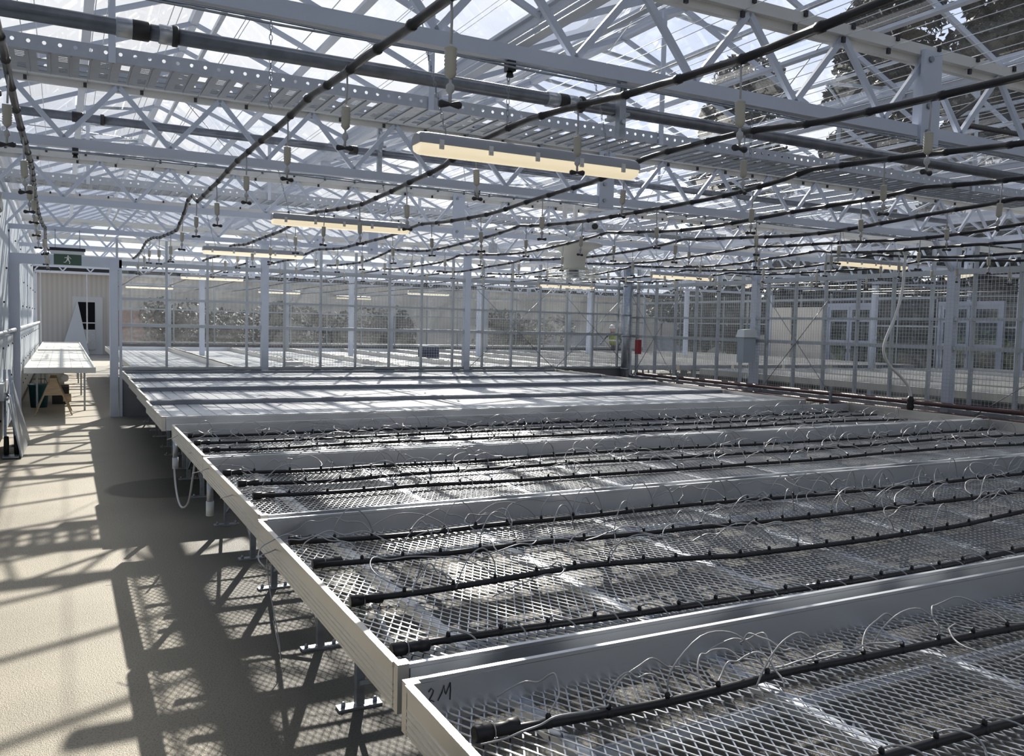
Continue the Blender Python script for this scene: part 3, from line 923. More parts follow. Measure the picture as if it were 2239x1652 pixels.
# ---------------------------------------------------------------- air circulation fan, camera box, junction box
fan = thing('air_fan', 'ivory trumpet-shaped air circulation fan hanging mid bay', 'fan', (5.68, 9.14, 2.663))
fan.scale = (1.088, 1.088, 1.088)
prof = [(0.05, 0.03), (0.20, 0.035), (0.30, 0.02), (0.325, 0.0), (0.32, -0.012), (0.22, -0.045), (0.16, -0.085), (0.135, -0.14), (0.125, -0.24), (0.135, -0.28)]
MB().lathe(prof, seg=32).build('trumpet_housing', M_FAN, fan)
MB().lathe([(0.06, -0.28), (0.06, -0.36), (0.03, -0.38)], seg=16).build('motor', M_GALVD, fan)
m = MB()
for z in (-0.30, -0.33, -0.36, -0.39):
    pts = [(0.31 * cos(2 * pi * a / 24), 0.31 * sin(2 * pi * a / 24), z) for a in range(25)]
    m.tube(pts, 0.0035, 4, False)
for a in range(16):
    t = 2 * pi * a / 16
    m.tube([(0.13 * cos(t), 0.13 * sin(t), -0.28), (0.31 * cos(t), 0.31 * sin(t), -0.29), (0.31 * cos(t), 0.31 * sin(t), -0.39), (0.05 * cos(t), 0.05 * sin(t), -0.41)], 0.003, 4)
m.build('guard_cage', M_FAN, fan)
for a in range(4):
    t = pi / 2 * a
    MB().bar((0.05 * cos(t), 0.05 * sin(t), -0.34), (0.26 * cos(t), 0.26 * sin(t), -0.36), 0.09, 0.006).build('blade', M_FAN, fan)
MB().tube([(-0.10, 0, 0.03), (0, 0, 0.16), (0.10, 0, 0.03)], 0.004, 5).tube([(0, 0, 0.16), (0, 0, 0.5)], 0.004, 5).build('suspension_cord', M_BEIGE, fan)
MB().box(-0.02, 0.02, -0.02, 0.02, 0.30, 0.52).box(-0.15, -0.11, 0.0, 0.04, 0.30, 0.75).build('mounting_post', M_CREAM, fan)
MB().box(-0.015, 0.015, -1.38, 2.13, 0.285, 0.315).build('carrier_rail', M_WHITE, fan)
cb = thing('sensor_camera', 'grey box camera with round dark lens above the fan', 'camera', (5.88, 9.08, 2.90))
MB().box(-0.065, 0.065, -0.05, 0.05, -0.05, 0.05).build('housing', M_GALV, cb)
MB().lathe([(0.034, -0.075), (0.038, -0.05)], (0.02, 0, 0), 20, True, 'Y').build('lens', M_BLACK, cb)
MB().box(-0.01, 0.01, -0.01, 0.01, 0.05, 0.16).build('bracket', M_GALV, cb)
jb = thing('junction_box', 'small grey junction box hanging left of the fan', 'box', (5.66, 11.40, 2.66))
MB().box(-0.055, 0.055, -0.03, 0.03, 0, 0.19).build('case', M_GALV, jb)
MB().box(-0.008, 0.008, -0.008, 0.008, 0.19, 0.30).build('bracket', M_GALV, jb)
ct = thing('control_box', 'grey control box with sloping lid on the right partition column', 'box', (XW - 0.25, 11.38, 1.08))
MB().box(-0.14, 0.14, -0.08, 0.08, 0, 0.45).build('case', M_PANEL, ct)
m = MB(); m.v = [(-0.17, -0.11, 0.45), (0.17, -0.11, 0.45), (0.17, 0.10, 0.45), (-0.17, 0.10, 0.45), (-0.13, -0.07, 0.58), (0.13, -0.07, 0.60), (0.13, 0.09, 0.60), (-0.13, 0.09, 0.58)]
m.f = [(0, 3, 2, 1), (4, 5, 6, 7), (0, 1, 5, 4), (1, 2, 6, 5), (2, 3, 7, 6), (3, 0, 4, 7)]; m.sm = [False] * 6
m.build('lid', M_PANELW, ct)
MB().tube([(0, 0, 0.59), (0, 0, 0.70)], 0.004, 5).build('cord', M_DARK, ct)

# small spotlight-like sensors below the trusses
def small_sensor(x, y, z, label):
    t = thing('roof_sensor', label, 'sensor', (x, y, z))
    MB().box(-0.022, 0.022, -0.022, 0.022, -0.03, 0.02).build('case', M_DARK, t)
    MB().lathe([(0.020, -0.055), (0.014, -0.03)], seg=10).build('cap', M_BLACK, t)
small_sensor(1.98, 3.84, 2.93, 'small black sensor under the nearest truss')
small_sensor(0.10, 7.62, 2.93, 'small black sensor under the second truss, at its left end')
small_sensor(3.6, 7.62, 2.93, 'small black sensor under the second truss, behind the near lamp')

# exit sign above the aisle doorway
ex = thing('exit_sign', 'green running-man exit sign above the aisle doorway', 'sign', (0.08, 14.9, 2.41))
MB().box(-0.19, 0.19, -0.03, 0.03, 0.0, 0.16).build('sign_box', M_GREEN, ex)
MB().box(-0.245, 0.245, -0.05, 0.05, 0.215, 0.26).build('top_bar', M_BLACK, ex)
MB().box(-0.23, 0.23, -0.045, 0.045, 0.165, 0.213).build('gear_housing', M_PANELW, ex)
pg = MB()
yf = -0.034
def q_(pts): pg.poly([(a, yf, b_) for (a, b_) in pts])
pg.lathe([(0.012, -0.036), (0.012, -0.031)], (0.005, 0, 0.135), 8, True, 'Y')
q_([(-0.015, 0.075), (0.02, 0.075), (0.015, 0.12), (-0.01, 0.12)])
q_([(-0.045, 0.10), (-0.01, 0.11), (-0.01, 0.12), (-0.045, 0.11)])
q_([(0.015, 0.12), (0.045, 0.09), (0.05, 0.098), (0.018, 0.128)])
q_([(-0.015, 0.075), (0.002, 0.075), (-0.03, 0.035), (-0.055, 0.035), (-0.055, 0.045), (-0.035, 0.045)])
q_([(0.002, 0.075), (0.02, 0.075), (0.035, 0.045), (0.03, 0.015), (0.02, 0.015), (0.022, 0.042)])
pg.build('running_man_pictogram', M_PICTO, ex)
for sx in (-0.17, 0.17):
    MB().bar((sx, 0, 0.255), (sx, 0.37, 0.57), 0.012, 0.012).build('hanging_rod', M_GALVD, ex)

# ---------------------------------------------------------------- benches
ZR, ZD = 0.79, 0.69
def lattice(x0, x1, y0, y1, w=0.0038, h=0.0026):
    """expanded metal: two families of thin strands, diamonds 34 x 68 mm"""
    m = MB(); sp = 0.034; S = 2.0
    Ly = y1 - y0
    c0 = x0 - Ly / S
    for sgn in (1, -1):
        c = x0 - Ly / S if sgn > 0 else x0
        end = x1 if sgn > 0 else x1 + Ly / S
        while c < end:
            # x = c + sgn*(y-y0)/S
            ya, yb = y0, y1
            if sgn > 0:
                ya = max(y0, y0 + (x0 - c) * S); yb = min(y1, y0 + (x1 - c) * S)
            else:
                ya = max(y0, y0 + (c - x1) * S); yb = min(y1, y0 + (c - x0) * S)
            if yb - ya > 0.02:
                z = 0.0 if sgn > 0 else 0.0024
                m.bar((c + sgn * (ya - y0) / S, ya, z), (c + sgn * (yb - y0) / S, yb, z), w, h, (0.06 * sgn, -0.03, 1))
            c += sp
    return m.mesh('mesh_deck', M_DECK)
LATT = {}
def make_bench(label, x0, x1, y0, y1, solid=False, legs=None, ends=True, group=None, far=False):
    t = thing('growing_bench', label, 'bench', (x0, y0, 0), 0, group)
    L = x1 - x0; Wd = y1 - y0; th = 0.011
    zb = ZR - 0.12
    def rail(ax, a, b_, pos, inner):
        m = MB()
        if ax == 'x':
            m.box(a, b_, pos - th / 2, pos + th / 2, zb, ZR - 0.012).box(a, b_, pos - th / 2 - 0.002, pos + th / 2 + 0.002, ZR - 0.010, ZR)
        else:
            m.box(pos - th / 2, pos + th / 2, a, b_, zb, ZR - 0.012).box(pos - th / 2 - 0.004, pos + th / 2 + 0.004, a, b_, ZR - 0.014, ZR)
            for q in range(4):
                m.box(pos - th / 2 - 0.003, pos - th / 2 + 0.001, a, b_, zb + 0.008 + q * 0.017, zb + 0.012 + q * 0.017)
        return m
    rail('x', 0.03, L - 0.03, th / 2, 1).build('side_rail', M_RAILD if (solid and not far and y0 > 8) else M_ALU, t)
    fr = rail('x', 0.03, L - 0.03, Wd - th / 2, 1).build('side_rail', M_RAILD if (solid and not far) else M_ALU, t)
    rail('y', 0.03, Wd - 0.03, th / 2, 1).build('end_rail', M_ALUE, t)
    rail('y', 0.03, Wd - 0.03, L - th / 2, 1).build('end_rail', M_ALUE, t)
    cp = MB().box(0, 0.034, 0, 0.034, zb - 0.004, ZR + 0.001).mesh('corner_post', M_ALUE)
    for (cx, cy) in ((0, 0), (L - 0.034, 0), (0, Wd - 0.034), (L - 0.034, Wd - 0.034)):
        place('corner_post', cp, t, None, (cx, cy, 0))
    if solid:
        zs = ZD if far else ZR - 0.045
        MB().box(th, L - th, th, Wd - th, zs - 0.008, zs).build('sheet_deck', M_SHEET, t)
    else:
        key = (round(L, 2), round(Wd, 2))
        if key not in LATT: LATT[key] = lattice(th, L - th, th, Wd - th)
        place('mesh_deck', LATT[key], t, None, (0, 0, ZD))
    xbar = MB().box(-0.019, 0.019, th, Wd - th, ZD - 0.035, ZD - 0.005).mesh('cross_bar', M_ALU)
    nx = int(L / 0.62)
    if not far:
        for q in range(nx):
            place('cross_bar', xbar, t, None, (0.32 + q * (L - 0.64) / (nx - 1), 0, 0))
        for yy in (Wd * 0.24, Wd * 0.86):
            MB().tube([(0.12, yy, 0.625), (L - 0.12, yy, 0.625)], 0.024, 10).build('rolling_tube', M_GALV, t)
    lg = MB().box(-0.018, 0.018, -0.018, 0.018, 0.012, 0.605).mesh('leg', M_GALVD)
    fp = MB().box(-0.095, 0.095, -0.028, 0.028, 0.0, 0.010).mesh('foot_plate', M_GALV)
    bt = MB().lathe([(0.010, 0.0), (0.010, 0.012), (0.004, 0.022)], (-0.07, 0, 0.010), 8).lathe([(0.010, 0.0), (0.010, 0.012), (0.004, 0.022)], (0.07, 0, 0.010), 8).mesh('bolt', M_GALVD)
    xs = [0.38 + q * (L - 0.76) / 4 for q in range(5)]
    for q, lx in enumerate(xs):
        pair = []
        for yy in ((Wd * 0.24, Wd * 0.86) if not far else (Wd * 0.5,)):
            o = place('leg', lg, t, None, (lx, yy, 0))
            if not far:
                p_ = place('foot_plate', fp, o); place('bolt', bt, o)
        if q < 4 and not far:
            b1 = MB().bar((lx, Wd * 0.24, 0.1), (lx, Wd * 0.86, 0.58), 0.018, 0.018).bar((lx, Wd * 0.24, 0.58), (lx, Wd * 0.86, 0.1), 0.018, 0.018)
            if q in (0, 2): b1.build('cross_brace', M_GALVD, t)
    return t, fr
XR = 8.45
BEN = [('aluminium bench with mesh deck nearest the camera, marked in black pen', 0.71, XR, 0.15, 1.865),
       ('aluminium bench with mesh deck, second from the camera', 0.73, XR, 1.95, 3.68),
       ('aluminium bench with mesh deck, third from the camera', 0.755, XR, 3.73, 5.45),
       ('aluminium bench with mesh deck and tangled tubes, fourth from the camera', 0.765, XR, 5.50, 7.27)]
benches = []
for (lb, a, b_, c, d) in BEN:
    benches.append(make_bench(lb, a, a + 7.70, c, c + 1.715 if c < 7 else d))
for q, (lb, a, c, d) in enumerate((('pale sheet-decked bench, nearest of the far group', 0.745, 7.80, 9.35), ('pale sheet-decked bench, second of the far group', 0.78, 9.40, 11.06),
                     ('pale sheet-decked bench, third of the far group', 0.80, 11.11, 12.78), ('pale sheet-decked bench against the back partition', 0.82, 12.83, 14.60))):
    make_bench(lb, a, (8.38, 8.5, 8.6, 8.7)[q], c, d, True)

# handwriting 2 M on the far rail of the near bench (inner face)
far_rail = benches[0][1]
yy = 1.715 - 0.011 - 0.002
ink = MB()
def stroke(pts): ink.tube([(a, yy, z) for (a, z) in pts], 0.0011, 5)
ox, oz = 0.060, 0.728
stroke([(ox + 0.003, oz + 0.026), (ox + 0.010, oz + 0.034), (ox + 0.016, oz + 0.028), (ox + 0.013, oz + 0.018), (ox + 0.004, oz + 0.004), (ox, oz), (ox + 0.010, oz + 0.004), (ox + 0.018, oz)])
stroke([(ox + 0.028, oz), (ox + 0.038, oz + 0.018), (ox + 0.044, oz + 0.036), (ox + 0.046, oz + 0.018), (ox + 0.048, oz + 0.012), (ox + 0.056, oz + 0.030), (ox + 0.060, oz + 0.040), (ox + 0.061, oz + 0.020), (ox + 0.060, oz - 0.003)])
ink.build('handwritten_mark', M_INK, benches[0][0], 'black handwritten 2M on the rail')

# drip lines with emitters and spaghetti tubing
em_m = MB().lathe([(0.009, -0.012), (0.013, -0.006), (0.013, 0.006), (0.009, 0.012)], (0, 0, 0), 8, True, 'X').lathe([(0.007, 0.008), (0.007, 0.020), (0.003, 0.026)], (0, 0, 0), 8).mesh('dripper', M_BLACK)
def smooth(pts, n=4):
    P = [Vector(p) for p in pts]; out = []
    for i in range(len(P) - 1):
        p0 = P[max(0, i - 1)]; p1 = P[i]; p2 = P[i + 1]; p3 = P[min(len(P) - 1, i + 2)]
        for s_ in range(n):
            u = s_ / n
            out.append(0.5 * ((2 * p1) + (p2 - p0) * u + (2 * p0 - 5 * p1 + 4 * p2 - p3) * u * u + (3 * p1 - p0 - 3 * p2 + p3) * u ** 3))
    out.append(P[-1])
    return out
def arc_tube(rng, kind):
    """a springy thin tube leaving the dripper and landing on the deck"""
    if kind == 0:      # tall arch along the rail
        L = rng.uniform(0.16, 0.42); hgt = rng.uniform(0.06, 0.14); dy = rng.uniform(-0.06, 0.12)
        dx = L * rng.choice((-1, 1, 1))
        pts = [(0, 0, 0.018), (0.03 * dx, 0.0, hgt * 0.55), (dx * 0.3, dy * 0.3, hgt), (dx * 0.6, dy * 0.6, hgt * 0.92), (dx * 0.85, dy * 0.85, hgt * 0.5), (dx, dy, 0.0)]
    elif kind == 1:    # short hook towards the viewer
        d = rng.uniform(0.05, 0.09)
        pts = [(0, 0, 0.018), (0.01, -d * 0.4, 0.034), (0.035, -d * 0.9, 0.030), (0.045, -d * 1.2, 0.012), (0.035, -d * 1.4, -0.006)]
    else:              # long loose loop lying low
        a0 = rng.uniform(0, 2 * pi); R = rng.uniform(0.07, 0.22); turn = rng.uniform(1.5, 4.2) * rng.choice((-1, 1))
        n_ = 9; pts = [(0, 0, 0.018)]
        x = y = 0.0; a = a0
        for q in range(n_):
            stp = R * abs(turn) / n_ * rng.uniform(0.9, 1.5)
            x += stp * cos(a); y += stp * sin(a) * 0.8; a += turn / n_
            y = max(-0.22, min(0.22, y))
            pts.append((x, y, 0.012 + 0.075 * sin(pi * (q + 1) / n_) * rng.uniform(0.5, 1.0)))
    # smooth (Catmull-Rom)
    P = [Vector(p) for p in pts]; out = []
    for i in range(len(P) - 1):
        p0 = P[max(0, i - 1)]; p1 = P[i]; p2 = P[i + 1]; p3 = P[min(len(P) - 1, i + 2)]
        for s_ in range(4):
            u = s_ / 4
            out.append(0.5 * ((2 * p1) + (p2 - p0) * u + (2 * p0 - 5 * p1 + 4 * p2 - p3) * u * u + (3 * p1 - p0 - 3 * p2 + p3) * u ** 3))
    out.append(P[-1])
    return MB().tube(out, 0.0026, 5).mesh('drip_tube', M_TUBE)
rt_ = random.Random(21)
POOL = {0: [arc_tube(rt_, 0) for _ in range(14)], 1: [arc_tube(rt_, 1) for _ in range(5)], 2: [arc_tube(rt_, 2) for _ in range(18)]}
HOSES = [  # bench index, y at left end, y further right, x start, kinds of tube
    (0, 1.69, 1.60, 0.83, (2, 2, 0)), (0, 1.19, 1.17, 1.40, (1,)), (0, 0.72, 0.72, 1.2, (2,)), (0, 0.35, 0.35, 1.2, (1,)),
    (1, 3.56, 3.46, 0.85, (0, 0, 2)), (1, 3.18, 3.06, 0.85, (2, 0)), (1, 2.70, 2.62, 0.85, (2, 2, 0)), (1, 2.24, 2.19, 0.83, (1,)),
    (2, 5.30, 5.22, 0.86, (0, 0, 2)), (2, 4.92, 4.86, 0.88, (2, 0)), (2, 4.55, 4.45, 0.89, (2, 2, 1)), (2, 3.98, 3.94, 0.88, (1,)),
    (3, 7.08, 7.02, 0.88, (0, 2)), (3, 6.66, 6.62, 0.87, (2,)), (3, 6.28, 6.22, 0.88, (2, 0)), (3, 5.84, 5.72, 0.90, (2, 1)),
]
BN = ('nearest', 'second', 'third', 'fourth')
LN = ('farthest', 'second farthest', 'third farthest', 'nearest')
RAILS = [(a, c, d) for (_, a, _, c, d) in BEN]
for hi, (bi, ya, yb, xs, kinds) in enumerate(HOSES):
    rng = random.Random(100 + hi)
    t = thing('drip_line', 'black drip hose on the %s bench, %s of its four hoses from the camera' % (BN[bi], LN[hi % 4]), 'hose', (xs, ya, ZD + 0.016), 0, 'drip hoses on the mesh benches')
    xe = 8.25
    N = 60; path = []
    for q in range(N + 1):
        x = (xe - xs) * q / N
        bl = min(1, x / 1.6); bl = bl * bl * (3 - 2 * bl)
        dip = -0.05 * sin(pi * min(1, x / 0.9)) if kinds[0] != 1 else 0.0
        y = (yb - ya) * bl + dip + 0.012 * sin(x * 1.9 + hi) + 0.006 * sin(x * 5 + hi)
        z = 0.003 + 0.010 * max(0, sin(x * 1.4 + hi * 1.3))
        if hi == 6: z += 0.03 * max(0, sin(x * 2.2 - 0.4)) 
        path.append((x, y, z))
    MB().tube(path, 0.0115, 8).build('hose', M_BLACK, t)
    MB().lathe([(0.017, -0.012), (0.020, -0.008), (0.020, 0.030), (0.015, 0.036), (0.015, 0.07), (0.019, 0.075), (0.019, 0.10), (0.012, 0.105)], (0, 0, 0.006), 12, True, 'X').build('end_plug', M_BLACK, t)
    pts = [(0.034, 0.021 * cos(2 * pi * a / 14), 0.006 + 0.021 * sin(2 * pi * a / 14)) for a in range(15)]
    MB().tube(pts, 0.0016, 4, False).build('hose_clip_ring', M_TUBE, t)
    step = 0.165 if bi < 2 else 0.20
    x = 0.17
    q = 0
    while x < xe - xs - 0.05:
        f_ = x / (xe - xs) * N; i = int(f_); u = f_ - i
        p = Vector(path[i]).lerp(Vector(path[min(N, i + 1)]), u)
        d_ = place('dripper', em_m, t, None, p)
        kd = kinds[q % len(kinds)]
        yw = ya + p.y
        me = rng.choice(POOL[kd])
        o = place('drip_tube', me, t, None, (p.x, p.y, p.z + 0.004), (0, 0, rng.uniform(-0.15, 0.15)))
        ymin = min(v.co.y for v in me.vertices); ymax = max(v.co.y for v in me.vertices)
        _, r0, r1 = RAILS[bi]
        if bi == 3: r1 = 5.5 + 1.715
        if yw + ymax > r1 - 0.05: o.scale.y = max(0.05, (r1 - 0.05 - yw) / max(1e-3, ymax)) if ymax > 0.01 else 1
        if yw + ymin < r0 + 0.05 and ymin < -0.01: o.scale.y = min(o.scale.y, max(0.05, (yw - r0 - 0.05) / (-ymin)))
        if kd != 1 and rng.random() < (0.75 if bi == 0 else 0.35):
            m2_ = rng.choice(POOL[2]); o2 = place('drip_tube', m2_, t, None, (p.x, p.y, p.z + 0.004), (0, 0, 0))
            lo = min(v.co.y for v in m2_.vertices); hi_ = max(v.co.y for v in m2_.vertices)
            o2.scale.y = max(0.1, min(1.0, (r1 - 0.05 - yw) / max(0.01, hi_), (yw - r0 - 0.05) / max(0.01, -lo)))
        x += step * rng.uniform(0.92, 1.08); q += 1

# ---------------------------------------------------------------- white hose hanging at the right bench end
hz = [(8.36, 2.56), (8.35, 2.39), (8.33, 2.11), (8.24, 1.84), (8.13, 1.64), (8.08, 1.50), (8.10, 1.40), (8.19, 1.29), (8.36, 1.18), (8.48, 1.09), (8.55, 1.00), (8.57, 0.92)]
wh = thing('white_hose', 'white flexible hose dropping from the ceiling to the right bench end', 'hose', (8.57, 6.44, 0.67))
MB().tube(smooth([(x - 8.57, 0, z - 0.67) for (x, z) in hz]), 0.016, 10).build('hose', M_DOORW, wh)
MB().lathe([(0.03, 0.10), (0.035, 0.12), (0.045, 0.15), (0.03, 0.20), (0.04, 0.22), (0.028, 0.27)], seg=12).build('valve', M_BLACK, wh)
MB().lathe([(0.025, 0.0), (0.030, 0.01), (0.030, 0.10), (0.022, 0.105)], seg=12).build('socket', M_PANELW, wh)
MB().lathe([(0.02, 1.86), (0.03, 1.89), (0.03, 1.93), (0.02, 1.96)], (-0.21, 0, 0), 12).build('collar', M_PANELW, wh)

# grey hose loop dangling below the fourth bench end, coil on the floor
pts = [(0.80, 7.35, 0.66), (0.79, 7.30, 0.45), (0.78, 7.05, 0.28), (0.78, 6.75, 0.22), (0.80, 6.5, 0.30), (0.82, 6.42, 0.50), (0.84, 6.42, 0.64)]
o = MB().tube(smooth(pts), 0.008, 8).build('hanging_tube', M_TUBE); tag(o, 'pale tube looping below the left end of the fourth bench', 'tube')
for (x, y, lb) in ((0.80, 5.46, 'short grey pipe stub hanging between the third and fourth benches'), (0.80, 7.29, 'short grey pipe stub hanging past the fourth bench')):
    t = thing('drain_stub', lb, 'pipe', (x, y + 0.015, 0.42))
    MB().lathe([(0.02, 0.06), (0.02, 0.25)], seg=12).build('pipe', M_GALV, t)
    MB().lathe([(0.024, 0.0), (0.024, 0.09)], seg=12).build('cap', M_PANELW, t)
pts = [(0.86 + 0.003 * q, 4.02 + 0.12 * sin(q * 0.5), 0.66 - 0.066 * q) for q in range(10)] + [(0.95, 4.25, 0.008), (1.0, 4.6, 0.008)]
o = MB().tube(pts, 0.0028, 5).build('loose_tube', M_TUBE); tag(o, 'thin loose tube trailing to the floor under the second bench', 'tube')

# heating pipes along the foot of the right partition
for q in range(5):
    o = MB().tube([(XW - 0.16, 0.5, 0.16 + 0.13 * q), (XW - 0.16, 14.7, 0.16 + 0.13 * q)], 0.035, 10).build('heating_pipe', M_RUST)
    tag(o, 'red-brown heating pipe along the right partition, %s from the floor' % ordinal(q), 'pipe')
for q, y in enumerate((2.0, 5.7, 9.5, 13.3)):
    o = MB().box(XW - 0.23, XW - 0.20, y - 0.02, y + 0.02, 0, 0.80).build('pipe_stand', M_GALVD)
    tag(o, 'upright bracket for the red-brown heating pipes, %s from the camera' % ordinal(q), 'bracket')

wbh = MB().box(-0.9, 23.0, -6.15, -6.0, 0, 4.6).build('wall_front_blocker', M_LOWW)  # unseen wall added behind the camera to darken the hall
tag(wbh, 'unseen dark grey wall added behind the camera to cut fill light', None, None, 'structure')

# ---------------------------------------------------------------- second bay: benches running away from the camera
b2, _ = make_bench('pale bench beyond the back glass partition', 0, 1.62, 0, 10.3, True, far=True, group='benches beyond the back partition')
first = True
for q in range(12):
    xx = 1.05 + 1.72 * q
    if first:
        b2.location = (xx, 16.15, 0); first = False
    else:
        dup(b2, (xx, 16.15, 0))
b3, _ = make_bench('pale bench beyond the right mesh partition', 0, 1.62, 0, 14.0, True, far=True, group='benches beyond the right partition')
first = True
for q in range(5):
    xx = 12.4 + 1.95 * q
    if first:
        b3.location = (xx, 0.6, 0); first = False
    else:
        dup(b3, (xx, 0.6, 0))
# boxes and rolled things lying on second-bay benches
for q, (x, y, w, d, h, mt_, lb) in enumerate(((4.1, 17.2, 0.35, 0.2, 0.12, M_TUBE, 'small grey crate on the bench behind the back partition'),
        (9.0, 22.0, 0.55, 0.2, 0.35, M_NAVY, 'dark case standing on a bench near the far person'))):
    o = thing('crate', lb, 'crate', (x, y, ZD + 0.003))
    MB().box(-w / 2, w / 2, -d / 2, d / 2, 0, h * 0.85).build('body', mt_, o)
    MB().box(-w / 2 - 0.01, w / 2 + 0.01, -d / 2 - 0.01, d / 2 + 0.01, h * 0.85, h).build('lid', M_GALV, o)
# corridor benches seen through the doorway
M_CORR = grid_mat('cream_sheet_with_grid_seams', (0.80, 0.80, 0.74), (0.42, 0.42, 0.38), 0.17, 0.007, 0.4)
for (ya, yb, lb) in ((15.55, 23.6, 'cream-topped bench in the aisle just past the doorway'), (23.8, 30.3, 'cream-topped bench further down the aisle')):
    t = thing('aisle_bench', lb, 'bench', (-0.55, ya, 0))
    L = yb - ya
    MB().box(0.02, 1.01, 0.02, L - 0.02, 0.745, 0.76).build('sheet_deck', M_CORR, t)
    for (a, b_, c, d) in ((0, 1.03, 0, 0.02), (0, 1.03, L - 0.02, L), (0, 0.02, 0.02, L - 0.02), (1.01, 1.03, 0.02, L - 0.02)):
        MB().box(a, b_, c, d, 0.70, 0.79).build('rail', M_CREAM, t)
    for lx in (0.16, 0.88):
        for ly in (0.9, L / 2, L - 0.5):
            MB().box(lx - 0.015, lx + 0.015, ly - 0.015, ly + 0.015, 0, 0.745).build('leg', M_GALV, t)

# timber sawhorse
sw = thing('sawhorse', 'small bare timber sawhorse standing past the doorway', 'sawhorse', (-0.14, 15.72, 0))
MB().box(-0.05, 0.05, -0.06, 0.75, 0.57, 0.61).build('top_beam', M_WOOD, sw)
for (sx, y) in ((-1, 0.0), (1, 0.0), (-1, 0.68), (1, 0.68)):
    MB().bar((sx * 0.27, y - 0.03 if y == 0 else y + 0.03, 0.0), (sx * 0.035, y, 0.585), 0.022, 0.05, (0, 1, 0)).build('leg', M_WOOD, sw)
MB().poly([(-0.13, -0.02, 0.33), (0.13, -0.02, 0.33), (0.05, -0.02, 0.57), (-0.05, -0.02, 0.57)]).poly([(0.13, -0.035, 0.33), (-0.13, -0.035, 0.33), (-0.05, -0.035, 0.57), (0.05, -0.035, 0.57)]).poly([(-0.13, -0.035, 0.33), (0.13, -0.035, 0.33), (0.13, -0.02, 0.33), (-0.13, -0.02, 0.33)]).build('gusset_board', M_WOOD, sw)
MB().box(0.14, 0.26, 0.05, 0.62, 0.22, 0.30).build('side_board', M_WOOD, sw)
tb = thing('blue_tub', 'dark teal plastic tub under the aisle bench', 'tub', (-0.38, 17.2, 0))
MB().lathe([(0.13, 0.0), (0.16, 0.38), (0.175, 0.385), (0.175, 0.41), (0.15, 0.41)], seg=20).build('tub', M_BLUE, tb)
MB().tube([(-0.16, 0, 0.38), (-0.1, 0.0, 0.5), (0.1, 0, 0.5), (0.16, 0, 0.38)], 0.006, 6).build('handle', M_DARK, tb)
o = MB().box(-0.18, 0.10, 17.7, 18.2, 0, 0.32).build('tool_case', M_DARK); tag(o, 'black tool case behind the sawhorse', 'case')
cr = thing('white_reel', 'round white cable reel hanging under the aisle bench', 'reel', (0.02, 15.9, 0.60))
MB().lathe([(0.03, -0.03), (0.065, -0.03), (0.065, -0.02), (0.035, -0.018), (0.035, 0.018), (0.065, 0.02), (0.065, 0.03), (0.03, 0.03)], (0, 0, 0), 18, True, 'Y').build('reel', M_PANELW, cr)
MB().tube([(0, 0, 0.06), (-0.03, 0, 0.1), (-0.03, 0, 0.145)], 0.004, 5).build('hook', M_PANELW, cr)

# sack truck leaning at the left wall
st = thing('sack_truck', 'grey metal sack truck with black wheels at the left wall', 'trolley', (-0.50, 11.15, 0))
MB().lathe([(0.06, -0.025), (0.115, -0.022), (0.12, 0), (0.115, 0.022), (0.06, 0.025)], (-0.08, 0.12, 0.12), 20, True, 'X').build('wheel', M_RUBBER, st)
MB().lathe([(0.06, -0.025), (0.115, -0.022), (0.12, 0), (0.115, 0.022), (0.06, 0.025)], (0.02, 0.16, 0.12), 20, True, 'X').build('wheel', M_RUBBER, st)
MB().tube([(-0.10, 0.12, 0.12), (0.04, 0.16, 0.12)], 0.012, 8).build('axle', M_GALV, st)
MB().bar((-0.09, 0.1, 0.05), (-0.13, 0.9, 0.95), 0.03, 0.03).bar((0.02, 0.1, 0.05), (-0.08, 0.9, 0.95), 0.03, 0.03).bar((-0.12, 0.6, 0.62), (-0.04, 0.6, 0.62), 0.03, 0.03).build('frame', M_GALV, st)
pl = MB(); pq = [(-0.06, 0.1, 0.62), (-0.09, 1.6, 0.78), (0.10, 1.45, 0.02), (0.07, -0.1, 0.02)]
pl.v = pq + [(a + 0.015, b_, c) for (a, b_, c) in pq]
pl.f = [(0, 1, 2, 3), (7, 6, 5, 4), (0, 4, 5, 1), (1, 5, 6, 2), (2, 6, 7, 3), (3, 7, 4, 0)]; pl.sm = [False] * 6
pl.build('plate', M_GALVD, st)
o = MB().box(-0.11, 0.05, -0.10, 0.1, 0.012, 0.03).build('toe_plate', M_GALVD, st)
bk = thing('rail_bracket', 'white wall bracket above the sack truck', 'bracket', (-0.66, 12.0, 0.62))
MB().box(0, 0.05, -0.5, 0.5, 0, 0.20).build('plate', M_PANELW, bk)
MB().tube([(0.06, -0.45, 0.1), (0.10, -0.1, 0.0), (0.07, 0.3, -0.05)], 0.012, 6).build('rod', M_GALV, bk)

# drive motor on the upper left wall
mo = thing('drive_motor', 'dark grey gear motor on the upper left wall', 'motor', (-0.60, 9.6, 2.66))
MB().box(-0.07, 0.08, -0.25, 0.35, 0.0, 0.16).build('gearbox', M_MOTOR, mo)
MB().lathe([(0.05, 0.35), (0.055, 0.36), (0.055, 0.6), (0.04, 0.62)], (0.02, 0, 0.05), 14, True, 'Y').build('motor', M_MOTOR, mo)
MB().box(-0.09, -0.07, -0.3, 0.4, -0.1, 0.3).build('bracket', M_GALV, mo)

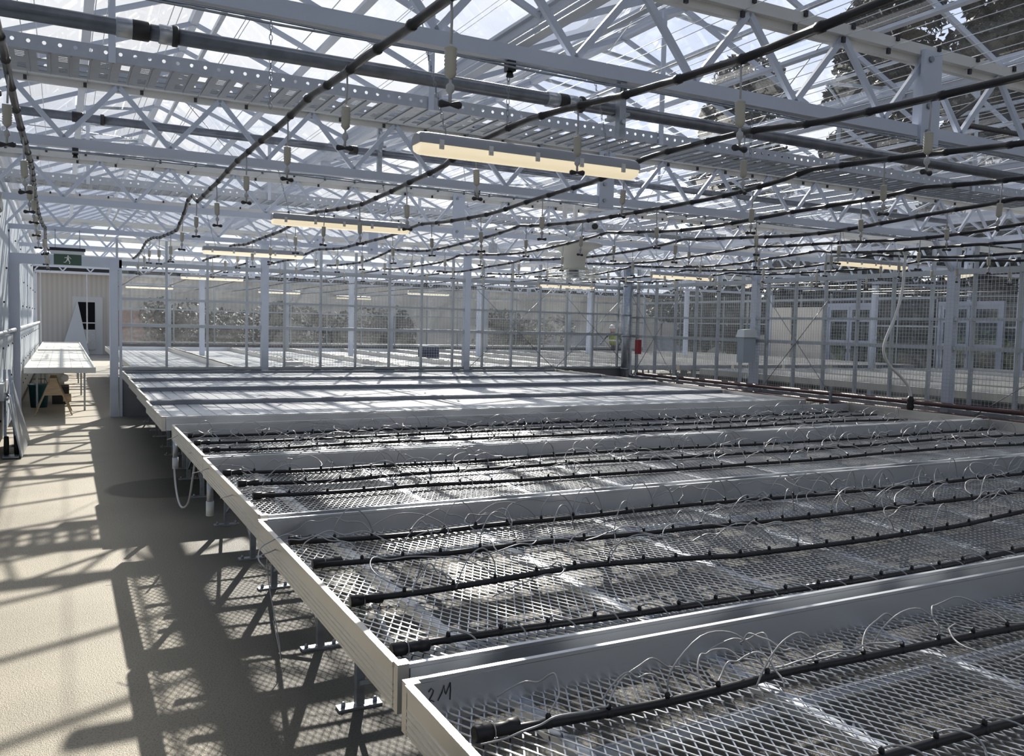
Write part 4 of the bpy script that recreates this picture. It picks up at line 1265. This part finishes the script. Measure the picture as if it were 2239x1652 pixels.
# ---------------------------------------------------------------- buildings and doors beyond
bd = thing('far_building', 'long cream ribbed building behind the glasshouse', 'building', (0, 43, 0))
MB().box(-14, 75, 0, 8, -0.1, 3.55).build('wall', M_CLAD, bd)
MB().box(-14.3, 75.3, -0.3, 8.3, 3.55, 3.75).build('roof_edge', M_DARK, bd)
for (x0, x1) in ((22.6, 25.6), (26.2, 29.0), (33, 37)):
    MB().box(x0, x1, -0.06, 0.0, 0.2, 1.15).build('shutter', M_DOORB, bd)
d = MB().box(0.40, 1.62, -0.12, 0, -0.1, 2.48).build('door', M_DOORW, bd)
MB().box(0.62, 1.30, -0.14, -0.12, 1.02, 2.24).build('window_opening', M_HOLE, d)
MB().box(0.60, 1.32, -0.16, -0.14, 1.28, 1.34).build('bar', M_DOORW, d)
MB().box(0.60, 1.32, -0.145, -0.12, 0.1, 1.0).build('lower_panel', M_GALV, d)
sh = MB(); sh.v = [(0.15, 42.2, -0.1), (0.95, 42.2, -0.1), (0.62, 42.8, 2.05), (0.15, 42.22, -0.1), (0.95, 42.22, -0.1), (0.62, 42.82, 2.05)]
sh.v = [(-0.10, 42.1, -0.1), (1.05, 42.1, -0.1), (0.60, 42.7, 2.3), (-0.10, 42.14, -0.1), (1.05, 42.14, -0.1), (0.60, 42.74, 2.3)]
sh.f = [(0, 1, 2), (5, 4, 3), (0, 3, 4, 1), (1, 4, 5, 2), (2, 5, 3, 0)]; sh.sm = [False] * 5
o = sh.build('leaning_sheet', M_DOORW); tag(o, 'white triangular sheet leaning by the far building door', 'sheet')
o = MB().box(1.8, 3.8, 39.8, 40.2, -0.1, 1.9).build('brick_wall', M_BRICK); tag(o, 'short pink brick wall past the far glazing', 'wall')

# doors in the right end wall
def double_door(y, w, label, dark=M_HOLE):
    t = struct('door_%d' % (2 + len([o for o in bpy.data.objects if o.name.startswith('door_')]) - 1), (GX[6] - 0.08, y, 0), label)
    hh = 2.5
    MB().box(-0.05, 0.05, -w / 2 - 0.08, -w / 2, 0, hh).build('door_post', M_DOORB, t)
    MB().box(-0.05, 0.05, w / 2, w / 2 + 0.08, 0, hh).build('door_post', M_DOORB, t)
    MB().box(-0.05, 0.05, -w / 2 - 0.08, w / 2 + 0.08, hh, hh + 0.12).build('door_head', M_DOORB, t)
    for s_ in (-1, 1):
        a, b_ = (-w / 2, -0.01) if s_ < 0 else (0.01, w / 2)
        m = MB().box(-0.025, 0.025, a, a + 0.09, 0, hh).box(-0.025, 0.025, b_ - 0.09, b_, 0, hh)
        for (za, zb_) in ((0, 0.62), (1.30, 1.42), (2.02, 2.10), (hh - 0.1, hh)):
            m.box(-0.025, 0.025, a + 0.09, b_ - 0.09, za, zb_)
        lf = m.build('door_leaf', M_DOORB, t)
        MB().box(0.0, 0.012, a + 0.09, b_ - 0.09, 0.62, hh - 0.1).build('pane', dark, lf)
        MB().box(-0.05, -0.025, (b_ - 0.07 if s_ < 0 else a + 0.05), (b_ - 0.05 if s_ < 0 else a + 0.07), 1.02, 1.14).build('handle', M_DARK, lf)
    return t
M_DPANE = glass_mat('dark_door_glass', (0.7, 0.74, 0.74), dirt=0.06)
double_door(19.35, 1.7, 'blue-grey double door in the right end wall, left of the two', M_DPANE)
double_door(15.2, 1.8, 'blue-grey double door in the right end wall, right of the two', M_DPANE)
for (ya, yb) in ((20.45, 21.7), (21.85, 22.75)):
    o = MB().box(GX[6] - 0.12, GX[6] - 0.07, ya, yb, 0.0, 2.5).build('cladding_panel', M_CLAD); tag(o, 'cream panel on the right end wall, %s the double door' % ('next to' if ya < 21 else 'farther from'), 'panel')
# dark outbuilding behind the end wall
ob = thing('outbuilding', 'dark red outbuilding behind the right end doors', 'building', (GX[6] + 2.2, 15, 0))
MB().box(0, 3, -5, 5, -0.1, 2.5).build('wall', M_RUST, ob)
MB().box(-0.3, 3.3, -5.3, 5.3, 2.5, 2.62).build('roof', M_LOWW, ob)

# ---------------------------------------------------------------- trees and shrubs
def leaf_cloud(n, blobs, size, rng, mat_, name):
    m = MB()
    for _ in range(n):
        (cx, cy, cz, rx, ry, rz) = rng.choice(blobs)
        while True:
            a = Vector((rng.uniform(-1, 1), rng.uniform(-1, 1), rng.uniform(-1, 1)))
            if 0.15 < a.length < 1: break
        a = a.normalized() * (a.length ** 0.5)
        c = Vector((cx + a.x * rx, cy + a.y * ry, cz + a.z * rz))
        u = Vector((rng.gauss(0, 1), rng.gauss(0, 1), rng.gauss(0, 1))).normalized(); v = u.orthogonal().normalized()
        s1 = size * rng.uniform(0.6, 1.5); s2 = s1 * rng.uniform(0.4, 0.8)
        m.poly([c - u * s1, c + v * s2, c + u * s1, c - v * s2])
    return m.mesh(name, mat_)
rng = random.Random(5)
def tree_meshes(seed, H):
    rng = random.Random(seed)
    trunk = MB().tube([(0, 0, -0.1), (0.1, 0, H * 0.3), (-0.1, 0.15, H * 0.6), (0, 0, H * 0.92)], [0.26, 0.2, 0.13, 0.04], 8)
    blobs = []
    for q in range(26):
        z = H * rng.uniform(0.08, 0.97); R = (1.05 - z / H) * 3.2 + 0.9
        a = rng.uniform(0, 2 * pi); rr = R * rng.uniform(0.2, 0.9)
        p = (rr * cos(a), rr * sin(a), z)
        blobs.append((*p, rng.uniform(0.9, 1.7), rng.uniform(0.9, 1.7), rng.uniform(0.5, 1.1)))
        trunk.tube([(0, 0, z * 0.85), (p[0] * 0.5, p[1] * 0.5, z * 0.93), p], [0.07, 0.05, 0.02], 5)
    return trunk.mesh('trunk', M_BARK), leaf_cloud(17000, blobs, 0.17, rng, M_LEAF, 'crown')
TM = [tree_meshes(s_, 14.5) for s_ in (1, 2, 3)]
tpos = [(26.5, 21.5, 1.05), (27.5, 16.5, 1.1), (27.0, 11.5, 1.15), (26.5, 7.0, 1.1), (27, 2.5, 1.1), (31, 19, 1.2), (32, 13.5, 1.25), (31, 8.5, 1.2), (31.5, 4, 1.2), (30.5, 25.5, 1.0), (28.5, -2, 1.2), (36, 22, 1.2), (27.0, 29.5, 0.98), (30.5, 33.5, 0.95)]
for q, (x, y, s_) in enumerate(tpos):
    t = thing('tree', 'tall dark evergreen tree outside the right end of the glasshouse', 'tree', (x, y, 0), q * 1.1, 'dark trees beyond the right end')
    t.scale = (s_, s_, s_)
    place('trunk', TM[q % 3][0], t); place('crown', TM[q % 3][1], t)
sb = []
for s_ in (11, 12):
    rg = random.Random(s_)
    blobs = [(rg.uniform(-1.3, 1.3), rg.uniform(-0.6, 0.6), rg.uniform(0.5, 1.9), 0.8, 0.7, 0.7) for _ in range(9)]
    sb.append(leaf_cloud(2600, blobs, 0.08, rg, M_SHRUB, 'foliage'))
sx_ = [4.6, 6.4, 8.1, 9.9, 11.6, 13.2, 18.6, 20.2]
for q, x in enumerate(sx_):
    t = thing('shrub', 'grey-green bushy shrub beyond the far glazing', 'shrub', (x, 35.5 + 0.4 * (q % 3), -0.1), q * 0.9, 'shrubs beyond the far glazing')
    place('foliage', sb[q % 2], t)
    MB().tube([(0, 0, 0), (0.1, 0, 0.9)], [0.06, 0.03], 6).build('stem', M_BARK, t)
rg = random.Random(9)
gl = leaf_cloud(1500, [(0, 0, 0.9, 0.5, 1.0, 0.9), (0.2, 0.8, 1.2, 0.4, 0.5, 0.5), (0, -0.9, 1.1, 0.4, 0.5, 0.6)], 0.09, rg, M_LEAFG, 'foliage')
for q, (y, lb) in enumerate(((15.4, 'bright green leafy bush outside the right-hand double door'), (19.4, 'bright green leafy bush outside the left-hand double door'))):
    t = thing('green_bush', lb, 'bush', (GX[6] + 0.9, y, 0), 0.3 * q); place('foliage', gl, t)
    MB().tube([(0, 0, -0.1), (0, 0, 0.6)], [0.05, 0.03], 6).build('stem', M_BARK, t)

# ---------------------------------------------------------------- person in a high-visibility vest
pe = thing('person', 'person in yellow high-visibility vest and white hard hat standing bent beyond the back partition', 'person', (18.80, 27.1, 0), -0.35)
def skin_body():
    V = [(0, 0, 0.93), (0, 0, 1.12), (-0.05, -0.02, 1.30), (-0.10, -0.04, 1.42), (-0.13, -0.06, 1.49), (-0.15, -0.08, 1.60),
         (0.10, 0, 0.90), (0.12, -0.02, 0.50), (0.12, 0.03, 0.10), (0.13, -0.12, 0.05),
         (-0.10, 0, 0.90), (-0.12, -0.02, 0.50), (-0.12, 0.03, 0.10), (-0.13, -0.12, 0.05),
         (0.10, -0.03, 1.39), (0.20, -0.10, 1.14), (0.08, -0.34, 1.02), (0.05, -0.41, 1.00),
         (-0.30, -0.06, 1.37), (-0.46, -0.08, 1.20), (-0.60, -0.22, 1.05), (-0.66, -0.28, 1.02)]
    Ed = [(0, 1), (1, 2), (2, 3), (3, 4), (4, 5), (0, 6), (6, 7), (7, 8), (8, 9), (0, 10), (10, 11), (11, 12), (12, 13), (3, 14), (14, 15), (15, 16), (16, 17), (3, 18), (18, 19), (19, 20), (20, 21)]
    R = [0.15, 0.15, 0.17, 0.13, 0.06, 0.095, 0.10, 0.065, 0.045, 0.045, 0.10, 0.065, 0.045, 0.045, 0.06, 0.045, 0.032, 0.035, 0.06, 0.045, 0.032, 0.035]
    me = bpy.data.meshes.new('body'); me.from_pydata(V, Ed, [])
    o = bpy.data.objects.new('body', me); COL.objects.link(o)
    md = o.modifiers.new('skin', 'SKIN')
    sd = me.skin_vertices[0].data if me.skin_vertices else None
    if sd is None:
        return o
    for i, r in enumerate(R):
        sd[i].radius = (r, r * 0.8)
    sd[0].use_root = True
    sub = o.modifiers.new('sub', 'SUBSURF'); sub.levels = 1; sub.render_levels = 2
    me.materials.append(M_NAVY)
    return o
bo = skin_body(); bo.parent = pe
MB().lathe([(0.16, 0.98), (0.19, 1.10), (0.205, 1.28), (0.19, 1.38), (0.12, 1.46)], (-0.06, -0.03, 0), 16).build('vest', M_HIVIS, pe, 'yellow high-visibility vest')
MB().lathe([(0.196, 1.13), (0.207, 1.14), (0.211, 1.18), (0.205, 1.19)], (-0.06, -0.03, 0), 16, False).build('reflective_band', M_PICTO, pe)
MB().lathe([(0.06, 1.47), (0.085, 1.53), (0.088, 1.60), (0.07, 1.67)], (-0.15, -0.08, 0), 14).build('head', M_SKIN, pe)
MB().lathe([(0.135, 1.615), (0.12, 1.63), (0.115, 1.68), (0.085, 1.735), (0.03, 1.76)], (-0.15, -0.09, 0), 16).build('hard_hat', M_HAT, pe, 'white hard hat')
rs_ = MB().box(XW - 0.16, XW - 0.08, 14.70, 14.82, 1.10, 1.40).build('red_box', M_RED)
tag(rs_, 'narrow red box on the right partition beside the downpipe', 'box')
